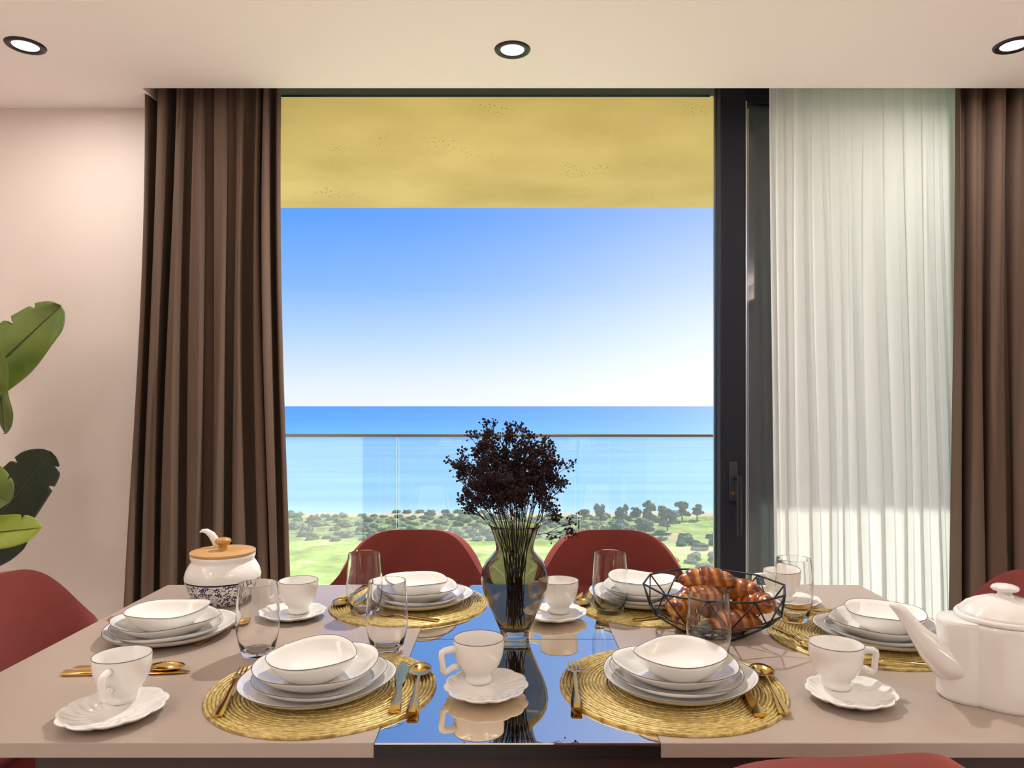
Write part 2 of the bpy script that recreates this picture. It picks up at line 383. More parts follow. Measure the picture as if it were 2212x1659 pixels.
# ------------------------------------------------------------------ balcony railing
rl = empty('balcony_railing', (0, RAIL_Y, -.02))
RZ = CAMZ-(941-CY)*RAIL_Y/F+.02
tag(rl, 'frameless glass balcony railing with a slim metal top rail', 'railing')
bevel(part('top_rail', mat('rail_metal', lin(120,116,110), .35, .6), rl, (-6.5, 6.5, -.022, .022, RZ-.009, RZ+.009)), .004)
part('base_channel', M_alu, rl, (-6.5, 6.5, -.04, .04, 0, .06))
j0 = (859-CX)*RAIL_Y/F; j1 = (1250-CX)*RAIL_Y/F; wj = j1-j0
M_edge = mat('glass_edge', lin(214,232,228), .15)
for k in range(-4, 5):
    part('glass_panel', M_rail, rl, (j0+k*wj+.009, j0+(k+1)*wj-.009, -.006, .006, .06, RZ-.009))
    part('panel_edge', M_edge, rl, (j0+k*wj+.0072, j0+k*wj+.0088, -.006, .006, .06, RZ-.010))
    part('panel_edge', M_edge, rl, (j0+(k+1)*wj-.0088, j0+(k+1)*wj-.0072, -.006, .006, .06, RZ-.010))

# ------------------------------------------------------------------ land and sea, 25 m below the eye
ALT = 25.0; GZ = CAMZ-ALT
def G(px, py): Y = ALT*F/(py-CY); return Vector(((px-CX)*Y/F, Y, GZ))
def sea_mat():
    m = bpy.data.materials.new('sea_water'); m.use_nodes = True; nt = m.node_tree; b = nt.nodes['Principled BSDF']
    t = N(nt, 'ShaderNodeTexCoord'); s = N(nt, 'ShaderNodeSeparateXYZ'); L(nt, t.outputs['Object'], s.inputs[0])
    lg = N(nt, 'ShaderNodeMath', operation='LOGARITHM'); L(nt, s.outputs['Y'], lg.inputs[0]); lg.inputs[1].default_value = 10
    mr = N(nt, 'ShaderNodeMapRange'); L(nt, lg.outputs[0], mr.inputs[0]); mr.inputs[1].default_value = 2.2; mr.inputs[2].default_value = 3.9
    r = N(nt, 'ShaderNodeValToRGB'); e = r.color_ramp.elements
    for q in range(3): e.new(.5)
    for i, (p, c) in enumerate([(0, lin(176,212,216)), (.06, lin(124,184,212)), (.30, lin(96,164,210)), (.55, lin(76,142,208)), (1, lin(68,132,208))]):
        e[i].position = p; e[i].color = c
    L(nt, mr.outputs[0], r.inputs[0])
    mp = N(nt, 'ShaderNodeMapping'); mp.inputs['Scale'].default_value = (.012, .07, 1); L(nt, t.outputs['Object'], mp.inputs[0])
    n = N(nt, 'ShaderNodeTexNoise'); n.inputs['Scale'].default_value = 1; n.inputs['Detail'].default_value = 4; L(nt, mp.outputs[0], n.inputs['Vector'])
    h = N(nt, 'ShaderNodeHueSaturation'); L(nt, r.outputs[0], h.inputs['Color'])
    mv = N(nt, 'ShaderNodeMapRange'); L(nt, n.outputs['Fac'], mv.inputs[0]); mv.inputs[1].default_value = .3; mv.inputs[2].default_value = .7; mv.inputs[3].default_value = .9; mv.inputs[4].default_value = 1.1
    L(nt, mv.outputs[0], h.inputs['Value']); L(nt, h.outputs[0], b.inputs['Base Color'])
    b.inputs['Roughness'].default_value = .55; b.inputs['Specular IOR Level'].default_value = .12
    return m
mb = MB(); S = 60000
mb.add([(-S,150,GZ-.4),(S,150,GZ-.4),(S,S,GZ-.4),(-S,S,GZ-.4)], [(0,1,2,3)])
struct('sea', mb, sea_mat(), smooth=False)
def land_mat():
    m = bpy.data.materials.new('coastal_ground'); m.use_nodes = True; nt = m.node_tree; b = nt.nodes['Principled BSDF']; b.inputs['Roughness'].default_value = 1; b.inputs['Specular IOR Level'].default_value = 0
    t = N(nt, 'ShaderNodeTexCoord'); at_ = N(nt, 'ShaderNodeVertexColor', layer_name='sand')
    n = N(nt, 'ShaderNodeTexNoise'); n.inputs['Scale'].default_value = .16; n.inputs['Detail'].default_value = 8; n.inputs['Roughness'].default_value = .65; L(nt, t.outputs['Object'], n.inputs['Vector'])
    r = N(nt, 'ShaderNodeValToRGB'); e = r.color_ramp.elements; e.new(.5); e.new(.5)
    for i, (p, c) in enumerate([(.32, lin(142,156,96)), (.46, lin(168,196,88)), (.56, lin(198,216,118)), (.70, lin(216,200,158))]): e[i].position = p; e[i].color = c
    L(nt, n.outputs['Fac'], r.inputs[0])
    sc_ = N(nt, 'ShaderNodeSeparateColor'); L(nt, at_.outputs['Color'], sc_.inputs[0])
    n3 = N(nt, 'ShaderNodeTexNoise'); n3.inputs['Scale'].default_value = .5; n3.inputs['Detail'].default_value = 7; L(nt, t.outputs['Object'], n3.inputs['Vector'])
    r3 = N(nt, 'ShaderNodeValToRGB'); r3.color_ramp.elements[0].position = .4; r3.color_ramp.elements[0].color = lin(104,128,80); r3.color_ramp.elements[1].position = .62; r3.color_ramp.elements[1].color = lin(166,178,120); L(nt, n3.outputs['Fac'], r3.inputs[0])
    mg = N(nt, 'ShaderNodeMath', operation='MULTIPLY'); L(nt, sc_.outputs[1], mg.inputs[0]); mg.inputs[1].default_value = .9
    x3 = N(nt, 'ShaderNodeMix', data_type='RGBA'); L(nt, mg.outputs[0], x3.inputs[0]); L(nt, r.outputs[0], x3.inputs[6]); L(nt, r3.outputs[0], x3.inputs[7])
    n2 = N(nt, 'ShaderNodeTexNoise'); n2.inputs['Scale'].default_value = .35; n2.inputs['Detail'].default_value = 6; L(nt, t.outputs['Object'], n2.inputs['Vector'])
    ad = N(nt, 'ShaderNodeMath', operation='MULTIPLY_ADD'); L(nt, n2.outputs['Fac'], ad.inputs[0]); ad.inputs[1].default_value = .9; L(nt, sc_.outputs[0], ad.inputs[2])
    mr = N(nt, 'ShaderNodeMapRange'); L(nt, ad.outputs[0], mr.inputs[0]); mr.inputs[1].default_value = .85; mr.inputs[2].default_value = 1.1
    mx = N(nt, 'ShaderNodeMix', data_type='RGBA'); L(nt, mr.outputs[0], mx.inputs[0]); L(nt, x3.outputs[2], mx.inputs[6]); mx.inputs[7].default_value = lin(222,190,150)
    L(nt, mx.outputs[2], b.inputs['Base Color']); return m
nx, ny = 150, 90; pts = []; sand = []
for j in range(ny):
    for i in range(nx):
        X = -150+300*i/(nx-1); Y = 30+150*j/(ny-1)
        shore = 173+2.5*noise.noise((X*.03, 0, 3))
        z = GZ+.5*noise.noise((X*.05, Y*.05, 0))+.25*noise.noise((X*.2, Y*.2, 5))
        if Y > shore-4: z -= (Y-shore+4)*.25
        pts.append((X, Y, z))
        px = CX+X*F/Y; py = CY+ALT*F/Y
        s = sm(15, 6, shore-Y)*.95
        s = max(s, .8*math.exp(-((px-1500)/75)**2-((py-1187)/14)**2), .7*math.exp(-((px-1455)/50)**2-((py-1158)/16)**2), .6*math.exp(-((px-1380)/70)**2-((py-1132)/7)**2), .3*math.exp(-((px-670)/70)**2-((py-1178)/8)**2))
        sand.append((s, sm(1106, 1116, py)*sm(1178, 1158, py)*(1 if px < 1440 else .5)))
mb = MB().grid(pts, nx, ny); me = mb.mesh('ground', True, 180)
ca = me.color_attributes.new('sand', 'FLOAT_COLOR', 'POINT')
for i, v in enumerate(me.vertices):
    ca.data[i].color = (sand[i][0], sand[i][1], 0, 1)
g = obj('ground', me, land_mat()); g['kind'] = 'structure'

def blob(bm, c, r, seed, sub=3, lump=.28):
    t = bmesh.ops.create_icosphere(bm, subdivisions=sub, radius=1)
    for v in t['verts']:
        d = v.co.normalized(); k = 1+lump*noise.noise(d*2.2+Vector((seed*3.1, 0, 0)))+.30*noise.noise(d*5+Vector((0, seed, 0)))+.26*noise.noise(d*13+Vector((seed, 0, 7)))
        v.co = Vector((c[0]+d.x*r[0]*k, c[1]+d.y*r[1]*k, c[2]+max(-.45, d.z)*r[2]*k))
def foliage(name, c1, c2):
    return mat(name, c1, 1, noise_amt=1, noise_scale=1.6, col2=c2, bump=.6, bump_scale=3, **{'Specular IOR Level': 0})
FG = [foliage('scrub_green', lin(156,178,108), lin(104,130,84)), foliage('scrub_olive', lin(166,176,128), lin(118,132,100)), foliage('scrub_dark', lin(132,156,112), lin(90,114,92))]
BM = []
for k in range(6):
    bm = bmesh.new(); rq = random.Random(k+5)
    for q in range(5):
        a = q*1.257+rq.uniform(-.4, .4); dd = rq.uniform(.18, .36)
        blob(bm, (dd*math.cos(a), dd*math.sin(a), rq.uniform(.12, .26)), (rq.uniform(.2,.34), rq.uniform(.2,.34), rq.uniform(.2,.4)), k+q*7+1, 4 if q < 2 else 3, .45)
    me = bpy.data.meshes.new('shrub'); bm.to_mesh(me); bm.free(); me.materials.append(FG[k % 3])
    for p in me.polygons: p.use_smooth = True
    BM.append(me)
def shrub(px, py, wd, ht, k, label, group):
    p = G(px, py); o = bpy.data.objects.new('coastal_shrub', BM[k % 6]); C.objects.link(o)
    o.location = (p.x, p.y, GZ+.5*noise.noise((p.x*.05, p.y*.05, 0))-.1); o.scale = (wd, wd, ht); o.rotation_euler = (0, 0, R.uniform(0, 6.28))
    return tag(o, label, 'shrub', group)
PLACED = []
def scatter(n, x0, x1, y0, y1, w0, w1, label, group, ks=(0,1,2,3,4,5)):
    done = tries = 0
    while done < n and tries < 4000:
        tries += 1
        wd = R.uniform(w0, w1); px, py = R.uniform(x0, x1), R.uniform(y0, y1); p = G(px, py)
        if any((p.x-a)**2+(p.y-b)**2 < (.64*(wd+c))**2 for a, b, c in PLACED): continue
        PLACED.append((p.x, p.y, wd)); done += 1
        shrub(px, py, wd, wd*R.uniform(.55, .8), R.choice(ks), label, group)
SHORE = []
for (x, wd) in ((856,2.0), (881,2.0), (906,2.0), (932,2.0), (962,2.1), (989,2.2), (1016,2.1), (1043,2.1)):
    p = G(x, 1108); PLACED.append((p.x, p.y, wd))
    shrub(x, 1108, wd, wd*.7, 2, 'dark bush standing on the sandy strip at the shoreline', 'bushes along the shoreline')
TREES = ((1262,1119,2.8,3.2), (1298,1130,4.2,2.8), (1343,1131,4.4,3.0), (1376,1122,3.0,2.6), (1404,1133,5.4,3.0), (1432,1122,3.4,2.6), (1442,1147,4.6,4.0), (1474,1124,4.3,3.6), (1506,1122,3.7,2.6), (1394,1152,3.2,3.6), (1328,1152,2.6,3.0))
for a in TREES:
    p = G(a[0], a[1]); PLACED.append((p.x, p.y, a[3]*.85))
scatter(80, 775, 1090, 1114, 1166, 1.4, 3.0, 'low green scrub bush on the shore land behind the chair near the drape', 'scrub behind the chair near the drape')
scatter(20, 628, 772, 1116, 1170, 1.8, 3.6, 'pale scrub bush seen through the reflecting end of the glass railing', 'scrub behind the reflecting railing pane')
scatter(70, 1098, 1440, 1114, 1165, 1.4, 3.2, 'low green scrub bush on the shore land behind the dried flowers and trees', 'scrub behind the dried flowers')
scatter(9, 1470, 1556, 1157, 1184, 1.8, 3.2, 'grey-green bush above the pale sandy track beside the dark door frame', 'bushes above the sandy track', (1,2,4,5))
scatter(9, 1448, 1556, 1200, 1230, 1.5, 2.8, 'grey-green bush below the pale sandy track beside the dark door frame', 'bushes below the sandy track', (1,4))
def tree(px, py, ht, sp):
    p = G(px, py); o = empty('coastal_tree', (p.x, p.y, GZ-.2), R.uniform(0, 6))
    tk = MB(); tk.tube([(0,0,0), (.1,0,ht*.3), (-.05,.1,ht*.7)], [.16,.13,.07], 8); tk.tube([(.1,0,ht*.3), (.5*sp*.5,0,ht*.6)], [.1,.05], 6)
    tk.build('trunk', mat('bark', lin(92,76,64), 1), o)
    bm = bmesh.new()
    for q in range(10): blob(bm, (R.uniform(-.34,.34)*sp, R.uniform(-.3,.3)*sp, ht*R.uniform(.28,.86)), (sp*R.uniform(.14,.28), sp*R.uniform(.14,.28), ht*R.uniform(.10,.2)), q+px*.01, 3, .6)
    me = bpy.data.meshes.new('crown'); bm.to_mesh(me); bm.free()
    for f in me.polygons: f.use_smooth = True
    obj('crown', me, mat('tree_crown', lin(128,152,122), 1, noise_amt=1, noise_scale=1.8, col2=lin(84,108,92), bump=.8, bump_scale=3, **{'Specular IOR Level': 0}), o)
    return tag(o, 'loose grey-green tree standing against the sea beyond the railing', 'tree', 'trees against the sea')
for a in TREES: tree(*a)

# ------------------------------------------------------------------ dining table
TX0, TX1, TY0, TY1 = -.905, .912, 1.007, 1.897
BX0, BX1 = -.192, .207; TM = 1.455
tb = empty('dining_table', ((TX0+TX1)/2, TM, 0))
tag(tb, 'taupe extending dining table with a glossy black middle leaf', 'table')
ox, oy = (TX0+TX1)/2, TM
def tpart(name, m, *b):
    o = part(name, m, tb, *[(x0-ox, x1-ox, y0-oy, y1-oy, z0, z1) for (x0,x1,y0,y1,z0,z1) in b]); return bevel(o, .0012, 2)
tpart('table_panel', M_taupe, (TX0, BX0-.0007, TY0, TY1, TZ-.021, TZ))
tpart('table_panel', M_taupe, (BX1+.0007, TX1, TY0, TY1, TZ-.021, TZ))
for (y0_, y1_) in ((TY0-.001, TM-.0008), (TM+.0008, TY1)):
    lf = tpart('extension_leaf', M_board, (BX0, BX1, y0_, y1_, TZ-.021, TZ-.0022))
    gt_ = MB().box(BX0-ox+.0005, BX1-ox-.0005, y0_-oy+.0008, y1_-oy-.0005, TZ-.0022, TZ).build('glass_top', M_leaf, lf, smooth=False)
tpart('apron', M_apron, (TX0+.22, TX1-.1, TY0+.03, TY0+.05, TZ-.10, TZ-.021))
tpart('apron', M_apron, (TX0+.22, TX1-.1, TY1-.05, TY1-.03, TZ-.10, TZ-.021))
for sx in (TX0+.26, TX1-.32):
    for sy in (TY0+.10, TY1-.16): tpart('leg', M_apron, (sx, sx+.06, sy, sy+.06, 0, TZ-.021))

# ------------------------------------------------------------------ chairs
def make_chair():
    o = empty('dining_chair', (0,0,0))
    nu, nv = 41, 22; z0, H = .40, .452; pts = []
    for j in range(nv):
        v = j/(nv-1)
        for i in range(nu):
            u = math.sin((i/(nu-1)*2-1)*PI/2)
            top = 1-(.2/H)*(1-max(0, 1-abs(u)**4)**(1/1.9))
            vv = v**.85
            z = z0+H*top*vv
            hw = .254-.042*sm(.1, 1, (z-z0)/H)
            x = u*hw
            y = -.185-.065*(z-z0)/H+.115*abs(u)**2.4*(1-.45*vv)
            pts.append((x, y, z))
    b = MB().grid(pts, nu, nv).build('backrest', M_velvet, o, angle=180)
    s = b.modifiers.new('solid', 'SOLIDIFY'); s.thickness = .045; s.offset = -1
    bv = b.modifiers.new('bevel', 'BEVEL'); bv.width = .018; bv.segments = 4; bv.limit_method = 'ANGLE'; bv.angle_limit = math.radians(50)
    pts = []; n = 40                                                   # rounded seat cushion
    def ring(k, z): return [(k*.245*math.copysign(abs(math.cos(a))**.6, math.cos(a)), .02+k*.235*math.copysign(abs(math.sin(a))**.6, math.sin(a)), z) for a in [2*PI*i/n for i in range(n)]]
    rs = [(.0,.385), (.9,.385), (.98,.395), (1,.42), (.98,.452), (.9,.468), (.6,.474), (0,.476)]
    for (k, z) in rs: pts += ring(k, z)
    MB().grid(pts, n, len(rs), True).build('seat', M_velvet, o, angle=180)
    for sx in (-1, 1):
        for sy in (-1, 1):
            MB().tube([(sx*.16, .02+sy*.15, .39), (sx*.22, .02+sy*.21, 0)], [.016,.010], 12).build('leg', M_legs, o)
    return o
ch = make_chair()
def place(o, x, y, rz, label):
    o.location = (x, y, 0); o.rotation_euler = (0, 0, rz); return tag(o, label, 'chair', 'rust velvet dining chairs')
place(ch, (905-CX)*2.13/F-.013, 1.905, PI, 'rust-red velvet chair with its back to the sea, near the brown drape')
place(copy_tree(ch), (1306-CX)*2.13/F+.013, 1.905, PI, 'rust-red velvet chair with its back to the sea, behind the croissant basket')
place(copy_tree(ch), -.895, 1.53, -PI/2, 'rust-red velvet chair at the table end by the plant')
place(copy_tree(ch), .945, 1.53, PI/2, 'rust-red velvet chair at the table end by the teapot')
place(copy_tree(ch), .335, .950, math.radians(5), 'rust-red velvet chair with its back to the room, only its top edge showing')

# ------------------------------------------------------------------ placemats
def mat_mat():
    m = bpy.data.materials.new('gold_woven_cord'); m.use_nodes = True; nt = m.node_tree; b = nt.nodes['Principled BSDF']
    t = N(nt, 'ShaderNodeTexCoord'); s = N(nt, 'ShaderNodeSeparateXYZ'); L(nt, t.outputs['Object'], s.inputs[0])
    an = N(nt, 'ShaderNodeMath', operation='ARCTAN2'); L(nt, s.outputs['Y'], an.inputs[0]); L(nt, s.outputs['X'], an.inputs[1])
    ln = N(nt, 'ShaderNodeVectorMath', operation='LENGTH'); L(nt, t.outputs['Object'], ln.inputs[0])
    cb = N(nt, 'ShaderNodeCombineXYZ'); a1 = N(nt, 'ShaderNodeMath', operation='MULTIPLY'); L(nt, an.outputs[0], a1.inputs[0]); a1.inputs[1].default_value = 14
    l1 = N(nt, 'ShaderNodeMath', operation='MULTIPLY'); L(nt, ln.outputs['Value'], l1.inputs[0]); l1.inputs[1].default_value = 520
    L(nt, a1.outputs[0], cb.inputs[0]); L(nt, l1.outputs[0], cb.inputs[1])
    n = N(nt, 'ShaderNodeTexNoise'); n.inputs['Scale'].default_value = 1; n.inputs['Detail'].default_value = 3; L(nt, cb.outputs[0], n.inputs['Vector'])
    r = N(nt, 'ShaderNodeValToRGB'); e = r.color_ramp.elements; e.new(.5); e[0].position = .32; e[1].position = .5; e[2].position = .66
    e[0].color = lin(150,122,58); e[1].color = lin(192,168,98); e[2].color = lin(222,204,144); L(nt, n.outputs['Fac'], r.inputs[0]); L(nt, r.outputs[0], b.inputs['Base Color'])
    b.inputs['Roughness'].default_value = .42; b.inputs['Metallic'].default_value = .35
    bp = N(nt, 'ShaderNodeBump'); bp.inputs['Strength'].default_value = .3; bp.inputs['Distance'].default_value = .001; L(nt, n.outputs['Fac'], bp.inputs['Height']); L(nt, bp.outputs[0], b.inputs['Normal'])
    return m
def make_mat():
    RR = .186; rings = 30; prof = [(RR, 0.0)]
    step = RR/rings
    for k in range(rings):
        r = RR-k*step
        hgt = .0045+.0004*math.sin(k*2.3)
        prof += [(r-step*.03, .0006), (r-step*.10, hgt*.7), (r-step*.30, hgt), (r-step*.66, hgt), (r-step*.86, hgt*.7), (r-step*.93, .0006)]
    prof = [(max(0, a), b) for a, b in prof]
    return MB().lathe([(0.0, 0.0)]+prof, 96).mesh('placemat', True, 180)
ME_mat = make_mat(); M_mat = mat_mat()
WH = {'A': "at the table's room-side edge, plant end", 'B': "at the table's room-side edge, teapot end",
      'C': 'before the sea-side chair near the drape', 'D': 'behind the croissant basket', 'E': 'beside the white teapot', 'F': 'on the matless table end by the plant'}
MC = {'A': (-.312,1.200), 'B': (.266,1.208), 'C': (-.243,1.711), 'D': (.335,1.711), 'E': (.713,1.462)}
for k, (x, y) in MC.items():
    o = obj('placemat', ME_mat, M_mat); o.location = (x, y, TZ+.0002); o.rotation_euler = (0, 0, R.uniform(0, 6))
    tag(o, 'round gold coiled placemat '+WH[k], 'placemat', 'gold placemats')

# ------------------------------------------------------------------ dishes
def dish(Rm, prof, ph, a2, a3, zw, k2=0.0):
    """prof: list of (rho 0..1, z) going bottom centre -> rim -> inside centre"""
    rf = lambda a, k: 1+(a2*math.cos(2*(a-ph))+a3*math.cos(3*(a-ph)+.5))*k**2
    zf = lambda a, k: (zw*math.cos(3*(a-ph)+.9)+k2*math.cos(2*(a-ph)))*k**3
    mb = MB(); mb.lathe([(r*Rm, z) for r, z in prof], 72, rf, zf)
    me = mb.mesh('dish', True, 180)
    rimz = max(z for r, z in prof)
    path = []
    for i in range(73):
        a = 2*PI*i/72; rr = Rm*rf(a, 1); path.append((rr*math.cos(a), rr*math.sin(a), rimz+zf(a, 1)))
    rim = MB().tube(path, .0006, 6, cap=False).mesh('rim_line', True, 180)
    return me, rim
def prof_plate(h, foot, t=.0045, flat=.66):
    return [(0, 0.0005), (foot-.05, .0005), (foot, 0), (foot+.03, .0015), (.86, h*.42), (.95, h*.72), (.99, h*.94), (1.0, h), (.985, h), (.965, h*.9), (.92, h*.68), (.83, h*.42), (flat+.05, t+.002), (flat-.06, t), (.3, t), (0, t)]
def prof_bowl(h, foot, t=.005, flat=.45):
    return [(0, .0005), (foot-.05, .0005), (foot, 0), (foot+.04, .0015), (.72, h*.30), (.86, h*.56), (.95, h*.82), (1.0, h), (.985, h), (.93, h*.83), (.84, h*.58), (.70, h*.34), (flat+.08, t+.004), (flat-.03, t), (.2, t), (0, t)]
KINDS = [('dinner_plate', .126, prof_plate(.022, .60), .0, .03, .0016, .001, 'white dinner plate, lowest in the stack '),
         ('side_plate', .107, prof_plate(.021, .56), .02, .03, .002, .0012, 'white side plate, second lowest in the stack '),
         ('soup_plate', .101, prof_bowl(.031, .52, flat=.55), .03, .035, .0024, .0016, 'white soup plate under the bowl, stack '),
         ('bowl', .077, prof_bowl(.041, .46), .06, .025, .0022, .0016, 'small wavy-rimmed white bowl topping the stack ')]
STK = {'A': ((-.322,1.192), TZ+.0049, 0.2), 'B': ((.276,1.205), TZ+.0049, 2.3), 'C': ((-.222,1.715), TZ+.0049, 4.2), 'D': ((.312,1.722), TZ+.0049, 1.0), 'E': ((.742,1.447), TZ+.0049, 3.1), 'F': ((-.700,1.480), TZ+.0002, 5.2)}
for si, (k, ((x, y), z, ph)) in enumerate(STK.items()):
    zz = z; rr = random.Random(si+40)
    for q, (nm, Rm, pr, a2, a3, zw, k2, lab) in enumerate(KINDS):
        p2 = ph+q*.5+rr.uniform(-.3, .3)
        me, rim = dish(Rm, pr, p2, a2, a3, zw, k2)
        o = obj(nm, me, M_white); o.location = (x+rr.uniform(-.003,.003)*q, y+rr.uniform(-.003,.003)*q, zz)
        obj('rim_line', rim, M_rim, o)
        tag(o, lab+WH[k], 'bowl' if nm == 'bowl' else 'plate', nm.replace('_', ' ')+'s')
        zz += pr[-1][1]+.0002

# ------------------------------------------------------------------ cups and saucers
def cup_meshes():
    out = [(0,.001), (.019,.001), (.0225,0), (.0235,.002), (.0232,.006), (.0222,.010), (.0235,.014), (.030,.020), (.036,.029), (.0403,.040), (.0424,.053), (.0432,.068), (.0428,.0688), (.0418,.068), (.041,.053), (.0388,.041), (.0345,.030), (.028,.021), (.018,.016), (0,.0145)]
    body = MB().lathe(out, 56).mesh('cup_body', True, 60)
    rim = MB().tube([(.0428*math.cos(2*PI*i/56), .0428*math.sin(2*PI*i/56), .0687) for i in range(57)], .0006, 6, cap=False).mesh('rim_line', True, 180)
    path = [(.040,0,.056), (.050,0,.0575), (.062,0,.0565), (.0665,0,.054), (.0675,0,.049), (.0655,0,.038), (.0645,0,.026), (.0615,0,.0228), (.055,0,.0245), (.046,0,.0285), (.034,0,.0285)]
    hd = MB().tube(path, [.0062,.0056,.0054,.0058,.0052,.0050,.0054,.0054,.0050,.0052,.006], 12).mesh('handle', True, 180)
    return body, rim, hd
def saucer_mesh():
    n = 144
    def rf(a, k):
        s = abs(math.sin(a*5.5))**.55
        return 1+(.075*s-.045+.04*math.cos(2*a))*sm(.55, 1, k)
    def zf(a, k):
        veins = .0007*math.sin(a*22+14*k)*sm(.35, .55, k)*sm(1, .85, k)
        leaf = .0006*max(0, math.cos(a*11-16*k))*sm(.38, .5, k)*sm(.95, .8, k)
        return veins+leaf
    prof = [(0,.0006), (.026,.0006), (.030,0), (.034,.0015), (.052,.005), (.064,.010), (.0685,.0135), (.070,.0150), (.069,.0165), (.0655,.0158), (.062,.0138), (.057,.0118), (.052,.0100), (.046,.0082), (.040,.0070), (.034,.0062), (.029,.0060), (.026,.0050), (.012,.0050), (0,.0050)]
    return MB().lathe(prof, n, rf, zf).mesh('saucer', True, 180)
CB, CR, CH = cup_meshes(); SM_ = saucer_mesh()
CUPS = [((245,1537), (264,1512), -86, 'beside the bare plant end, handle pointing into the room', 1.06),
        ((1050,1487), (1034,1470), 207, 'standing on the black leaf between the two room-side placemats', 1.0),
        ((1838,1500), (1806,1483), 2, 'beside the teapot spout', 1.0),
        ((632,1326), (645,1322), 170, 'between the floral jar and a drinking glass', 1.0),
        ((1200,1328), (1208,1322), 160, 'on the black leaf, partly behind the vase', .98),
        ((1706,1300), (1690,1297), 178, 'seen through a drinking glass behind the basket', .98)]
for i, (sp, cp, hd, lab, sc) in enumerate(CUPS):
    s = obj('saucer', SM_, M_white); p = P(sp[0], sp[1], TZ+.008); s.location = (p.x, p.y, TZ+.0002); s.rotation_euler = (0, 0, R.uniform(0, 6)); s.scale = (sc, sc, 1)
    tag(s, 'scalloped white saucer under the cup '+lab, 'saucer', 'scalloped saucers')
    c = obj('teacup', CB, M_white); p2 = P(cp[0], cp[1], TZ+.006)
    c.location = (p2.x, p2.y, TZ+.0066); c.rotation_euler = (0, 0, math.radians(hd)); c.scale = (1, 1, 1.04)
    obj('rim_line', CR, M_rim, c); obj('handle', CH, M_white, c)
    tag(c, 'white footed teacup with angular handle '+lab, 'cup', 'white teacups')

# ------------------------------------------------------------------ drinking glasses
gp = [(0,0.0005), (.024,.0005), (.0275,0), (.0295,.002), (.032,.012), (.0365,.030), (.0395,.050), (.0403,.062), (.0398,.080), (.0380,.105), (.0358,.132), (.0353,.1345), (.0345,.134), (.0347,.131), (.0368,.105), (.0385,.080), (.0389,.062), (.0381,.050), (.0350,.031), (.0298,.016), (.024,.0105), (.012,.009), (0,.0088)]
GME = MB().lathe(gp, 64).mesh('drinking_glass', True, 60)
for (px, py, z, lab) in ((557,1417,0,'between the matless plate stack and a room-side placemat'), (836,1409,0,'near the corner of the black leaf above a spoon'), (787,1328,.0047,'on the placemat before the sea-side chair near the drape'),
                     (1318,1327,.0047,'on the placemat behind the croissant basket, beside the footed cup'), (1531,1437,.0,'standing in front of the croissant basket'), (1714,1344,.0047,'on the placemat beside the teapot')):
    p = P(px, py-4, TZ+z); o = obj('drinking_glass', GME, M_glass); o.location = (p.x, p.y, TZ+z+.0003)
    tag(o, 'clear empty tumbler '+lab, 'glass', 'clear tumblers')

# ------------------------------------------------------------------ cutlery
def strip(mb, secs, n=8):
    """secs: (y, halfwidth, z, thickness): flattened bar"""
    pts = []
    for (y, w_, z, t) in secs:
        for k in range(n):
            a = 2*PI*k/n; c, s = math.cos(a), math.sin(a)
            pts.append((w_*math.copysign(abs(c)**.5, c), y, z+t*.5*math.copysign(abs(s)**.5, s)))
    b = len(mb.v); mb.grid(pts, n, len(secs), True)
    mb.f.append(tuple(b+k for k in reversed(range(n)))); mb.f.append(tuple(b+(len(secs)-1)*n+k for k in range(n)))
def make_fork():
    h = MB(); strip(h, [(0,.0085,.0035,.003), (.004,.0098,.0035,.0036), (.03,.0085,.0042,.003), (.07,.0052,.006,.003), (.11,.0034,.0085,.0032), (.135,.0034,.009,.003), (.142,.006,.0085,.0025)])
    hd = MB(); strip(hd, [(.136,.0036,.009,.003), (.143,.0105,.0078,.0022), (.152,.0118,.006,.002), (.163,.0118,.0045,.002)])
    for i in range(4):
        x = -.0099+.0066*i; pts = []
        secs = [(.160,.0019,.0048,.002), (.175,.0018,.0038,.0019), (.190,.0015,.0045,.0016), (.200,.0007,.0062,.001)]
        b = len(hd.v); strip(hd, secs, 6)
        hd.v[b:] = [(v[0]+x, v[1], v[2]) for v in hd.v[b:]]
    return [('handle', h.mesh('fork_handle', True, 50)), ('tines', hd.mesh('fork_tines', True, 50))]
def make_spoon():
    h = MB(); strip(h, [(0,.0085,.0035,.003), (.004,.0098,.0035,.0036), (.03,.0085,.0042,.003), (.07,.0052,.006,.003), (.11,.0034,.0085,.0032), (.140,.0034,.0092,.0028)])
    b = MB(); nu, nv = 28, 7; pts = []
    for lay in (0, 1):
        for j in range(nv):
            k = j/(nv-1)
            for i in range(nu):
                a = 2*PI*i/nu; egg = 1-.14*math.sin(a)
                x = .0205*k*math.cos(a)*egg; y = .168+.0315*k*math.sin(a)
                d = .0078*(1-k**2.2)
                pts.append((x, y, .0098-d-(.0012 if lay == 0 else 0)))
    b.grid(pts[:nu*nv], nu, nv, True); b.grid(pts[nu*nv:], nu, nv, True)
    n0 = (nv-1)*nu
    for i in range(nu): b.f.append((n0+i, n0+(i+1) % nu, nu*nv+n0+(i+1) % nu, nu*nv+n0+i))
    return [('handle', h.mesh('spoon_handle', True, 50)), ('spoon_bowl', b.mesh('spoon_bowl', True, 180))]
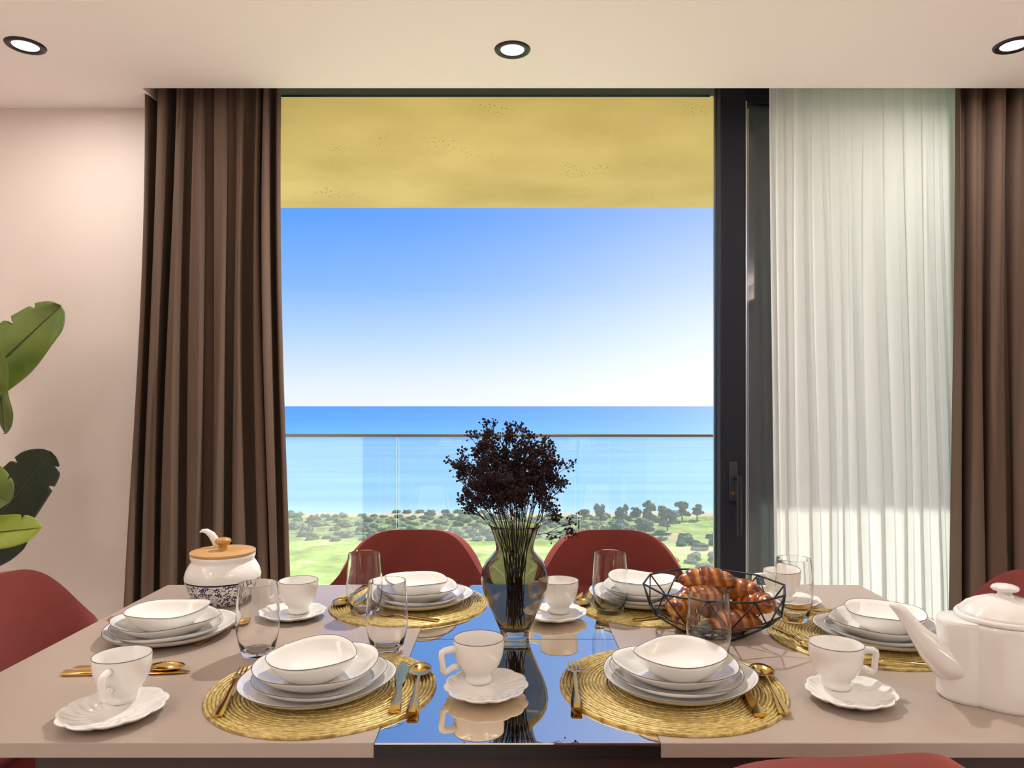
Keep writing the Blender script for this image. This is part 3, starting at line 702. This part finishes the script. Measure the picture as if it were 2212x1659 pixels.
def make_knife():
    h = MB(); strip(h, [(0,.0088,.0045,.006), (.004,.0098,.0045,.007), (.04,.0088,.0045,.007), (.085,.0065,.0045,.0062), (.108,.0052,.0045,.005)])
    b = MB(); strip(b, [(.106,.0050,.0045,.004), (.116,.0072,.0044,.0024), (.128,.0094,.0042,.002), (.165,.0102,.004,.0017), (.195,.0085,.004,.0014), (.212,.0045,.004,.001), (.219,.0012,.004,.0006)])
    return [('handle', h.mesh('knife_handle', True, 50)), ('blade', b.mesh('knife_blade', True, 50))]
CUT = {'fork': make_fork(), 'spoon': make_spoon(), 'knife': make_knife()}
def cutlery(kind, a, b, z, label, sc=1):
    pa, pb = P(*a, TZ+.004), P(*b, TZ+.004); d = pb-pa
    o = empty('gold_'+kind, (pa.x, pa.y, TZ+z-.0015), math.atan2(-d.x, d.y)); o.scale = (sc, sc, sc)
    for nm, me in CUT[kind]: obj(nm, me, M_gold, o)
    tag(o, label, kind, 'gold cutlery')
Z1 = .0052; Z0 = .0006
cutlery('fork', (468,1551), (535,1440), Z1, 'gold fork lying on the placemat '+WH['A'])
cutlery('knife', (852,1543), (872,1432), Z1, 'gold table knife lying on the placemat '+WH['A'])
cutlery('spoon', (890,1544), (914,1428), Z1, 'gold spoon lying on the placemat '+WH['A'])
cutlery('fork', (1246,1535), (1239,1422), Z1, 'gold fork lying on the placemat '+WH['B'])
cutlery('knife', (1642,1551), (1575,1440), Z1, 'gold table knife lying on the placemat '+WH['B'])
cutlery('spoon', (1697,1546), (1628,1428), Z1, 'gold spoon lying on the placemat '+WH['B'])
cutlery('fork', (985,1258), (1040,1306), Z1, 'gold fork lying on the placemat '+WH['C'])
cutlery('knife', (815,1268), (757,1326), Z1, 'gold table knife lying on the placemat '+WH['C'])
cutlery('spoon', (790,1268), (722,1318), Z1, 'gold spoon lying on the placemat '+WH['C'])
cutlery('spoon', (948,1343), (800,1328), Z1, 'small gold dessert spoon across the placemat '+WH['C'], .78)
cutlery('spoon', (1268,1268), (1256,1310), Z1, 'gold spoon lying on the placemat '+WH['D'])
cutlery('knife', (1280,1268), (1292,1316), Z1, 'gold table knife lying on the placemat '+WH['D'])
cutlery('spoon', (1368,1342), (1510,1330), Z1, 'small gold dessert spoon across the placemat '+WH['D'], .78)
cutlery('spoon', (1672,1355), (1745,1398), Z1, 'small gold dessert spoon across the placemat '+WH['E'], .78)
cutlery('spoon', (1905,1336), (1752,1326), Z1, 'gold spoon lying on the placemat '+WH['E'])
cutlery('knife', (1900,1328), (1725,1318), Z1, 'gold table knife lying on the placemat '+WH['E'])
cutlery('fork', (2085,1446), (1905,1436), Z1, 'gold fork lying on the placemat '+WH['E'])
cutlery('fork', (234,1334), (420,1330), Z0, 'gold fork lying '+WH['F'])
cutlery('spoon', (161,1441), (372,1443), Z0, 'gold spoon lying beside the knife '+WH['F'])
cutlery('knife', (137,1453), (408,1449), Z0, 'gold table knife lying '+WH['F'])
cutlery('spoon', (420,1391), (536,1338), Z0, 'small gold dessert spoon beside the plate stack '+WH['F'], .85)

# ------------------------------------------------------------------ vase with dried flowers
vp = P(1112, 1377); VX, VY = vp.x, vp.y
vprof = [(0,.001), (.024,.001), (.0275,0), (.029,.003), (.0295,.012), (.034,.024), (.045,.050), (.058,.078), (.0665,.103), (.0690,.120), (.0665,.138), (.058,.155), (.046,.168), (.0385,.177), (.0375,.184), (.041,.200), (.0465,.216), (.0505,.2275), (.0495,.2285), (.0480,.227), (.0442,.216), (.0388,.200), (.0355,.184), (.0365,.176), (.044,.166), (.0560,.153), (.0642,.137), (.0666,.120), (.0642,.104), (.0557,.079), (.0427,.052), (.0315,.027), (.024,.018), (0,.016)]
o = MB().lathe(vprof, 72).build('glass_vase', M_vase, None, angle=60); o.location = (VX, VY, TZ+.0003)
tag(o, 'smoky glass baluster vase holding dried flowers on the black leaf', 'vase')
ico = bmesh.new(); bmesh.ops.create_icosphere(ico, subdivisions=1, radius=1)
IV = [v.co.copy() for v in ico.verts]; IF = [tuple(v.index for v in f.verts) for f in ico.faces]; ico.free()
def spray(tip, base, neck, seed, nb=10, nf=15, lab=None):
    rr = random.Random(seed); st = MB(); fl = MB()
    b, nk, tp = Vector(base), Vector(neck), Vector(tip)
    mid = nk+(tp-nk)*.55+Vector((0,0,.018))
    def bez(t):
        if t < .42:
            k = t/.42; return b.lerp(nk, k)+Vector((rr.uniform(-.0012,.0012), rr.uniform(-.0012,.0012), 0))
        k = (t-.42)/.58; return nk*(1-k)**2+mid*2*k*(1-k)+tp*k*k
    path = [bez(i/16) for i in range(17)]
    st.tube(path, [.0011-.0006*i/16 for i in range(17)], 5)
    for q in range(nb):
        t = .62+.38*q/(nb-1) if nb > 1 else 1
        s = bez(t); d = (tp-nk).normalized()
        ln = rr.uniform(.025, .05)*(1.15-.5*q/nb)
        dv = (d*.75+Vector((rr.uniform(-1,1), rr.uniform(-1,1), rr.uniform(-.25,.8)))*.75).normalized()
        eb = s+dv*ln
        st.tube([s, s+dv*ln*.5+Vector((0,0,.002)), eb], [.0006,.0005,.0004], 4, cap=False)
        for k in range(nf):
            dd = (dv*.6+Vector((rr.uniform(-1,1), rr.uniform(-1,1), rr.uniform(-.8,1)))).normalized()
            pp = eb+dd*rr.uniform(.003, .017)
            st.tube([eb.lerp(s, rr.uniform(0,.4)), pp], [.00035,.0003], 3, cap=False)
            r = rr.uniform(.0015, .0030)
            fl.add([pp+v*r*rr.uniform(.8,1.2) for v in IV], IF)
    e_ = empty('dried_flower_spray', (VX, VY, TZ))
    st.build('stem', M_stem, e_, angle=180)
    f = fl.build('florets', M_flower, e_, smooth=False); f['kind'] = 'stuff'
    tag(e_, lab or 'dark maroon dried flower spray standing in the smoky glass vase', 'dried flower', None if lab else 'dried flower sprays')
rr = random.Random(3)
for k in range(44):
    a = k*2.39996; q = math.sqrt((k+.5)/44)
    rad = .112*q; top = .415-.085*q**1.7+rr.uniform(-.03,.012)
    if k % 4 == 3: rad *= .85; top -= .075
    tip = (rad*math.cos(a)+rr.uniform(-.01,.01)-.012, rad*math.sin(a)*.9+rr.uniform(-.01,.01), top)
    nk = (.031*q*math.cos(a), .031*q*math.sin(a), .19)
    bs = (.021*math.cos(a+1.6)*q+.002, .021*math.sin(a+1.6)*q, .022+.02*(k % 3))
    spray(tip, bs, nk, k+100)
spray((.088,-.01,.205), (-.008,.004,.021), (.024,-.004,.2), 777, 6, 11, 'maroon dried flower spray drooping over the vase rim toward a chair')

# ------------------------------------------------------------------ wire basket with croissants
bx, by = .418, 1.497
bk = empty('wire_basket', (bx, by, TZ+.0002)); tag(bk, 'black geometric wire basket filled with croissants', 'basket')
a0 = math.radians(-88)
ring = lambda r, z, n, off: [Vector((r*math.cos(a0+off+2*PI*i/n), r*math.sin(a0+off+2*PI*i/n), z)) for i in range(n)]
top = ring(.145, .100, 10, math.radians(14)); midr = ring(.132, .046, 10, math.radians(32)); bot = ring(.062, .0026, 10, math.radians(14))
wr = .0019
def loop(name, pts, r=wr):
    MB().tube([*pts, pts[0]], r, 8).build(name, M_wire, bk, angle=180)
loop('rim_ring', top, .0022); loop('middle_ring', midr); loop('base_ring', bot)
for i in range(10):
    for (p, q) in ((top[i], midr[i]), (top[i], midr[(i-1) % 10]), (midr[i], bot[i]), (midr[i], bot[(i+1) % 10])):
        MB().tube([p, q], wr*.85, 6).build('wire', M_wire, bk, angle=180)
for i in range(5): MB().tube([bot[i], bot[i+5]], wr*.7, 6).build('wire', M_wire, bk, angle=180)
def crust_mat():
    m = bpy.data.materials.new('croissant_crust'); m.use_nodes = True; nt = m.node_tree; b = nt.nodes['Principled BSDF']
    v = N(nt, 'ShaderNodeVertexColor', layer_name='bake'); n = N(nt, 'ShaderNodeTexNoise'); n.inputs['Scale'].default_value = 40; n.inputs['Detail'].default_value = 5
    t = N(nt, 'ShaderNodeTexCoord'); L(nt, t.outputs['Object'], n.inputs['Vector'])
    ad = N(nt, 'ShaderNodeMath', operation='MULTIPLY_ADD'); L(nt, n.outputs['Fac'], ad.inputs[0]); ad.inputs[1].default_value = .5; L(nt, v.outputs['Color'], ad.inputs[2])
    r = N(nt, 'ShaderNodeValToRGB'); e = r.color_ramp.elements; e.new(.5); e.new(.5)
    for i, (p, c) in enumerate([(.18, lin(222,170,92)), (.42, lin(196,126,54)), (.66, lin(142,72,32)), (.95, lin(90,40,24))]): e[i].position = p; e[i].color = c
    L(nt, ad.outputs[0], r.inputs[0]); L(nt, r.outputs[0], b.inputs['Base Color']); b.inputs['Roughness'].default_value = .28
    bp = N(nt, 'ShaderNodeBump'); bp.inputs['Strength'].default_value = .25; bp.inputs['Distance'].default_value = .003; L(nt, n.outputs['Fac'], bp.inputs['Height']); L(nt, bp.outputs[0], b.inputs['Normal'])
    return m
M_crust = crust_mat()
def croissant_mesh(seed, curve=.7, ln=.122, rad=.0245):
    rr = random.Random(seed); ns, n = 64, 20; pts = []; bake = []
    segs = 5
    for j in range(ns):
        s = j/(ns-1)*2-1
        a = s*curve; rc = ln/2/math.sin(curve)
        c = Vector((rc*math.sin(a), rc*(math.cos(a)-math.cos(curve))*.9, 0)); tg = Vector((math.cos(a), -math.sin(a)*.9, 0)).normalized(); nr = Vector((tg.y, -tg.x, 0))
        tp = (1-abs(s)**2.3)**.72
        for i in range(n):
            th = 2*PI*i/n
            q = ((abs(s)+.10*math.sin(th+(0 if s > 0 else PI)))*segs/2+.5) % 1.0; stp = .88+.20*(q**.5)*(1-q**9)
            r = max(.0006, rad*tp*stp)
            k = 1+.05*noise.noise((math.cos(th)*1.5+seed, math.sin(th)*1.5, s*5))
            p = c+nr*math.cos(th)*r*k*1.05+Vector((0,0,1))*math.sin(th)*r*k*.92
            p.x += .004*math.cos(th)*tp*(1 if s > 0 else -1)
            pts.append(p)
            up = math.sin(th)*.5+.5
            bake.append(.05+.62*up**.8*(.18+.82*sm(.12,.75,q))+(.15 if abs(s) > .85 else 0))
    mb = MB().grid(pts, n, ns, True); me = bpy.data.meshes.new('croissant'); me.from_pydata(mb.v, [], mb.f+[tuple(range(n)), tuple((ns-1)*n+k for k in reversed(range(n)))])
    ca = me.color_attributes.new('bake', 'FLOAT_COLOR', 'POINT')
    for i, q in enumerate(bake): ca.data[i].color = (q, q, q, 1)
    bm = bmesh.new(); bm.from_mesh(me); bmesh.ops.recalc_face_normals(bm, faces=bm.faces); bm.to_mesh(me); bm.free()
    for p in me.polygons: p.use_smooth = True
    me.materials.append(M_crust); return me
CM = [croissant_mesh(k+1, .55+.12*(k % 3)) for k in range(4)]
CR_ = [  # dx, dy, z, rx, ry, rz, label
    (-.045,.010,.028, 0,5,80, 'at the basket bottom, on the side of the black leaf'),
    (.035,-.040,.028, 10,0,15, 'at the basket bottom, behind the front tumbler'),
    (.035,.040,.028, 0,0,-20, 'at the basket bottom, on the sea side'),
    (-.064,-.026,.058, 15,16,62, 'leaning on the basket side toward the black leaf'),
    (.070,-.018,.060, 18,-14,-62, 'leaning against the basket side toward the teapot'),
    (-.030,-.030,.076, 0,5,24, 'resting mid-pile under the top croissant, pale end showing'),
    (.042,.010,.080, 10,-6,-34, 'resting mid-pile beside the leaning one, dark crust'),
    (0.0,.045,.074, 0,0,10, 'resting mid-pile on the sea side of the basket'),
    (-.012,.0,.106, 14,0,-3, 'lying on the very top of the pile')]
for i, (dx, dy, z, rx, ry, rz, lab) in enumerate(CR_):
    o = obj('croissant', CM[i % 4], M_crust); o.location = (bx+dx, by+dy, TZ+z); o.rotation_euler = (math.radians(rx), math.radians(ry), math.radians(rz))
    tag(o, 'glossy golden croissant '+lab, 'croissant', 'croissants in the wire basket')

# ------------------------------------------------------------------ floral jar with wooden lid and ladle
def floral_mat():
    m = bpy.data.materials.new('blue_floral_glaze'); m.use_nodes = True; nt = m.node_tree; b = nt.nodes['Principled BSDF']; b.inputs['Roughness'].default_value = .1
    t = N(nt, 'ShaderNodeTexCoord'); s = N(nt, 'ShaderNodeSeparateXYZ'); L(nt, t.outputs['Object'], s.inputs[0])
    an = N(nt, 'ShaderNodeMath', operation='ARCTAN2'); L(nt, s.outputs['Y'], an.inputs[0]); L(nt, s.outputs['X'], an.inputs[1])
    u = N(nt, 'ShaderNodeMath', operation='MULTIPLY'); L(nt, an.outputs[0], u.inputs[0]); u.inputs[1].default_value = .08
    cb = N(nt, 'ShaderNodeCombineXYZ'); L(nt, u.outputs[0], cb.inputs[0]); L(nt, s.outputs['Z'], cb.inputs[1])
    def flowers(scale, off, petals, r0, r1, hole):
        mp = N(nt, 'ShaderNodeMapping'); mp.inputs['Scale'].default_value = (scale,)*3; mp.inputs['Location'].default_value = off; L(nt, cb.outputs[0], mp.inputs[0])
        v = N(nt, 'ShaderNodeTexVoronoi', voronoi_dimensions='2D'); v.inputs['Scale'].default_value = 1; v.inputs['Randomness'].default_value = .75; L(nt, mp.outputs[0], v.inputs['Vector'])
        d = N(nt, 'ShaderNodeVectorMath', operation='SUBTRACT'); L(nt, mp.outputs[0], d.inputs[0]); L(nt, v.outputs['Position'], d.inputs[1])
        q = N(nt, 'ShaderNodeSeparateXYZ'); L(nt, d.outputs[0], q.inputs[0])
        a = N(nt, 'ShaderNodeMath', operation='ARCTAN2'); L(nt, q.outputs['Y'], a.inputs[0]); L(nt, q.outputs['X'], a.inputs[1])
        cs = N(nt, 'ShaderNodeSeparateColor'); L(nt, v.outputs['Color'], cs.inputs[0])
        a2 = N(nt, 'ShaderNodeMath', operation='MULTIPLY_ADD'); L(nt, cs.outputs[0], a2.inputs[0]); a2.inputs[1].default_value = 6.28; L(nt, a.outputs[0], a2.inputs[2])
        a3 = N(nt, 'ShaderNodeMath', operation='MULTIPLY'); L(nt, a2.outputs[0], a3.inputs[0]); a3.inputs[1].default_value = petals
        c = N(nt, 'ShaderNodeMath', operation='COSINE'); L(nt, a3.outputs[0], c.inputs[0])
        rr = N(nt, 'ShaderNodeMath', operation='MULTIPLY_ADD'); L(nt, c.outputs[0], rr.inputs[0]); rr.inputs[1].default_value = r1; rr.inputs[2].default_value = r0
        lt = N(nt, 'ShaderNodeMath', operation='LESS_THAN'); L(nt, v.outputs['Distance'], lt.inputs[0]); L(nt, rr.outputs[0], lt.inputs[1])
        if hole:
            gt = N(nt, 'ShaderNodeMath', operation='GREATER_THAN'); L(nt, v.outputs['Distance'], gt.inputs[0]); gt.inputs[1].default_value = hole
            mm = N(nt, 'ShaderNodeMath', operation='MULTIPLY'); L(nt, lt.outputs[0], mm.inputs[0]); L(nt, gt.outputs[0], mm.inputs[1]); return mm.outputs[0]
        return lt.outputs[0]
    f1 = flowers(48, (0,0,0), 6, .23, .09, .09); f2 = flowers(70, (3.3,1.7,0), 2, .17, .16, 0); f3 = flowers(95, (7.1,5.2,0), 5, .13, .06, 0)
    n = N(nt, 'ShaderNodeTexNoise', noise_dimensions='2D'); n.inputs['Scale'].default_value = 60; n.inputs['Detail'].default_value = 0; L(nt, cb.outputs[0], n.inputs['Vector'])
    ab = N(nt, 'ShaderNodeMath', operation='SUBTRACT'); L(nt, n.outputs['Fac'], ab.inputs[0]); ab.inputs[1].default_value = .5
    a4 = N(nt, 'ShaderNodeMath', operation='ABSOLUTE'); L(nt, ab.outputs[0], a4.inputs[0])
    vine = N(nt, 'ShaderNodeMath', operation='LESS_THAN'); L(nt, a4.outputs[0], vine.inputs[0]); vine.inputs[1].default_value = .022
    m1 = N(nt, 'ShaderNodeMath', operation='MAXIMUM'); L(nt, f1, m1.inputs[0]); L(nt, f2, m1.inputs[1])
    m2 = N(nt, 'ShaderNodeMath', operation='MAXIMUM'); L(nt, m1.outputs[0], m2.inputs[0]); L(nt, vine.outputs[0], m2.inputs[1])
    m3 = N(nt, 'ShaderNodeMath', operation='MAXIMUM'); L(nt, m2.outputs[0], m3.inputs[0]); L(nt, f3, m3.inputs[1])
    zl = N(nt, 'ShaderNodeMath', operation='LESS_THAN'); L(nt, s.outputs['Z'], zl.inputs[0]); zl.inputs[1].default_value = .0545
    m4 = N(nt, 'ShaderNodeMath', operation='MULTIPLY'); L(nt, m3.outputs[0], m4.inputs[0]); L(nt, zl.outputs[0], m4.inputs[1])
    b1 = N(nt, 'ShaderNodeMath', operation='SUBTRACT'); L(nt, s.outputs['Z'], b1.inputs[0]); b1.inputs[1].default_value = .057
    b2 = N(nt, 'ShaderNodeMath', operation='ABSOLUTE'); L(nt, b1.outputs[0], b2.inputs[0])
    b3 = N(nt, 'ShaderNodeMath', operation='LESS_THAN'); L(nt, b2.outputs[0], b3.inputs[0]); b3.inputs[1].default_value = .0019
    x1 = N(nt, 'ShaderNodeMix', data_type='RGBA'); L(nt, m4.outputs[0], x1.inputs[0]); x1.inputs[6].default_value = lin(240,236,230); x1.inputs[7].default_value = lin(34,40,92)
    x2 = N(nt, 'ShaderNodeMix', data_type='RGBA'); L(nt, b3.outputs[0], x2.inputs[0]); L(nt, x1.outputs[2], x2.inputs[6]); x2.inputs[7].default_value = lin(24,16,22)
    L(nt, x2.outputs[2], b.inputs['Base Color']); return m
jp = P(482, 1300)
jr = empty('floral_jar', (jp.x, jp.y+.0, TZ+.0002), .4); tag(jr, 'round white jar with blue floral band and wooden lid near the drape', 'jar')
MB().lathe([(0,.001), (.050,.001), (.054,0), (.058,.004), (.070,.018), (.080,.036), (.0855,.054), (.0865,.066), (.083,.080), (.076,.093), (.0715,.099), (.0705,.103), (.073,.108), (.0738,.1125), (.0735,.1155), (.0725,.116), (.069,.114), (.067,.103), (.071,.096), (.078,.080), (.082,.064), (.076,.036), (.05,.008), (0,.008)], 72).build('jar_body', floral_mat(), jr, angle=60)
ld = MB().lathe([(0,.1162), (.070,.1162), (.0735,.1165), (.0745,.119), (.0740,.1225), (.0725,.1235), (.03,.1240), (0,.1240)], 64).build('lid', M_wood, jr, angle=40)
MB().lathe([(.0115,.1238), (.0098,.130), (.0105,.136), (.0165,.1405), (.0188,.1455), (.0170,.1505), (.010,.1535), (0,.1545)], 32).build('knob', mat('knob_wood', lin(196,146,84), .35, noise_amt=.3, noise_scale=8), ld, angle=180)
c_, s_ = math.cos(-.4), math.sin(-.4)
rot = lambda x, y, z: (x*c_-y*s_, x*s_+y*c_, z)
MB().tube([rot(-.024,.03,.1245), rot(-.031,.032,.140), rot(-.042,.034,.155), rot(-.055,.036,.1635), rot(-.0665,.037,.164), rot(-.072,.037,.160)], [.0095,.0095,.0085,.0065,.0042,.0018], 12, flat=.55).build('ladle_handle', M_white, jr, angle=180)

# ------------------------------------------------------------------ teapot
tp_ = P(2171, 1509); tX, tY = tp_.x, tp_.y
te = empty('teapot', (tX, tY, TZ+.0003), math.radians(-8)); tag(te, 'tall white porcelain teapot with lobed oval body and domed lid', 'teapot')
def body_r(a):
    # clover-like oval: a big round middle with narrower lobes at both ends
    c, s = math.cos(a), math.sin(a)
    big = .067
    d1 = .078; r1 = .034
    best = 0
    # distance along ray to union of big ellipse and two end discs
    ex, ey = .074, .072
    best = 1/math.sqrt((c/ex)**2+(s/ey)**2)
    for sx in (-1, 1):
        cx = sx*.058; R1 = .043
        bq = cx*c; disc = bq*bq-(cx*cx-R1*R1)
        if disc > 0:
            t = bq+math.sqrt(disc)
            if t > best: best = t
    return best
n = 120; pts = []
prof = [(.0,.0), (.96,.0), (.99,.003), (1.0,.008), (.985,.04), (.985,.09), (1.0,.118), (.995,.124), (.965,.1275), (.90,.1285), (.0,.1285)]
for (k, z) in prof:
    for i in range(n):
        a = 2*PI*i/n; r = body_r(a)*k; pts.append((r*math.cos(a), r*math.sin(a), z))
tbody = MB().grid(pts, n, len(prof), True).build('pot_body', M_white, te, angle=35)
MB().lathe([(.066,.1275), (.0705,.129), (.0715,.133), (.069,.1365), (.063,.137)], 64).build('collar', M_white, te, angle=180)
lobed = lambda a, k: 1+.035*math.cos(10*a)*sm(.15,.5,k)*sm(1,.9,k)
ldt = MB().lathe([(.0655,.136), (.066,.1375), (.0625,.1405), (.060,.1425), (.053,.150), (.040,.1575), (.026,.1625), (.012,.1645), (0,.165)], 80, lobed).build('lid', M_white, te, angle=180)
MB().lathe([(.013,.1635), (.0105,.168), (.0105,.1715), (.018,.1745), (.0205,.1775), (.018,.1805), (.011,.1835), (.0, .185)], 40, lambda a, k: 1+.05*math.cos(6*a)).build('knob', M_white, ldt, angle=180)
MB().tube([(-.066,0,.046), (-.090,0,.058), (-.112,0,.077), (-.131,0,.100), (-.146,0,.120), (-.157,0,.134), (-.166,0,.1415), (-.173,0,.1435)], [.040,.034,.0255,.0175,.0130,.0108,.0085,.0040], 24, flat=.85).build('spout', M_white, te, angle=180)
MB().tube([(.090,0,.108), (.115,0,.116), (.140,0,.108), (.152,0,.085), (.146,0,.060), (.125,0,.040), (.092,0,.032)], [.010,.0085,.008,.008,.008,.0085,.011], 14).build('handle', M_white, te, angle=180)

# ------------------------------------------------------------------ plant at the left wall
def leaf_mat(name, c1, c2):
    return mat(name, c1, .42, noise_amt=.6, noise_scale=5, col2=c2, stretch=(1,1,1))
LM = {'bright': leaf_mat('leaf_bright', lin(150,162,44), lin(118,136,36)), 'mid': leaf_mat('leaf_mid', lin(106,122,36), lin(78,98,30)), 'dark': leaf_mat('leaf_dark', lin(46,54,34), lin(34,42,28))}
pY = 2.50
plant = empty('potted_banana_plant', (-2.28, pY, 0)); tag(plant, 'broad-leaved green banana plant against the pale wall', 'potted plant')
MB().lathe([(0,0), (.11,0), (.13,.01), (.16,.30), (.165,.34), (.15,.34), (.145,.30), (0,.30)], 40).build('pot', M_pot, plant)
MB().lathe([(0,.305), (.14,.305)], 24).build('soil', M_soil, plant)
def leaf(base, tip, width, face, key, notch=(), droop=.0, seed=0):
    """base/tip in world; face = leaf surface normal hint"""
    B, T = Vector(base), Vector(tip); ax = (T-B); ln = ax.length; ax.normalize()
    nrm = Vector(face); nrm = (nrm-ax*nrm.dot(ax)).normalized(); side = ax.cross(nrm)
    width *= .872; nu, nv = 90, 17; pts = []
    for j in range(nu):
        t = j/(nu-1)
        wd = width*(math.sin(PI*min(1, t*.80+.06))**.62)*(1-.10*t)
        if t > .86: wd *= math.sqrt(max(0, 1-((t-.86)/.14)**2))*.999+.001
        for i in range(nv):
            s = i/(nv-1)*2-1
            sh = 0
            for (nt_, ns, dp) in notch:
                if s*ns > 0 and abs(t-nt_) < .017: sh = max(sh, dp*(1-abs(t-nt_)/.017))
            s2 = max(-1+sh, min(1-sh, s)) if sh else s
            q = B+ax*(t*ln)+side*(s2*wd)+nrm*(.10*width*abs(s)*1.6-.35*width*(s*s)*.3)+nrm*(.006*math.sin(14*t+seed+2*s)*abs(s))
            q -= Vector((0,0,1))*droop*t*t
            pts.append(q-plant.location)
    o = MB().grid(pts, nv, nu).build('leaf', LM[key], plant, angle=180)
    sl = o.modifiers.new('thickness', 'SOLIDIFY'); sl.thickness = .0015
    path = [B+ax*(t*ln*.97)-Vector((0,0,1))*droop*(t*.97)**2+nrm*.002-plant.location for t in [i/10 for i in range(11)]]
    MB().tube(path, [.005-.0042*i/10 for i in range(11)], 6).build('midrib', mat('midrib', lin(58,66,30), .5), o, angle=180)
    root = Vector((0, 0, .3)); bl = B-plant.location
    MB().tube([root+Vector((.03*math.sin(seed), .03*math.cos(seed), 0)), root.lerp(bl, .5)+Vector((-.06, 0, .06)), bl], [.013,.010,.0055], 8).build('stalk', LM['mid'], plant, angle=180)
W_ = lambda px, py, Y: at(px, py, Y*.872)
leaf(W_(-130,905,2.86), W_(132,660,2.96), .125, (.15,-1,.25), 'mid', ((.72,-1,.35), (.88,-1,.3)), 0, 1)
leaf(W_(-20,690,2.74), W_(12,935,2.98), .075, (-.3,-1,.1), 'mid', (), 0, 2)
leaf(W_(-80,1210,3.05), W_(112,975,3.12), .125, (.3,-1,.1), 'dark', ((.80,-1,.3), (.92,1,.4), (.78,1,.3)), 0, 3)
leaf(W_(-120,1000,2.84), W_(22,1085,2.80), .10, (0,-1,.4), 'mid', ((.8,-1,.3),), 0, 4)
leaf(W_(-150,1165,2.78), W_(90,1140,2.86), .075, (.1,-1,.45), 'bright', ((.42,-1,.4), (.82,-1,.3)), 0, 5)
leaf(W_(-110,1240,2.98), W_(62,1155,3.02), .07, (0,-1,.1), 'dark', (), 0, 6)
leaf(W_(-160,760,2.9), W_(-40,560,2.95), .11, (.2,-1,.2), 'mid', (), 0, 7)
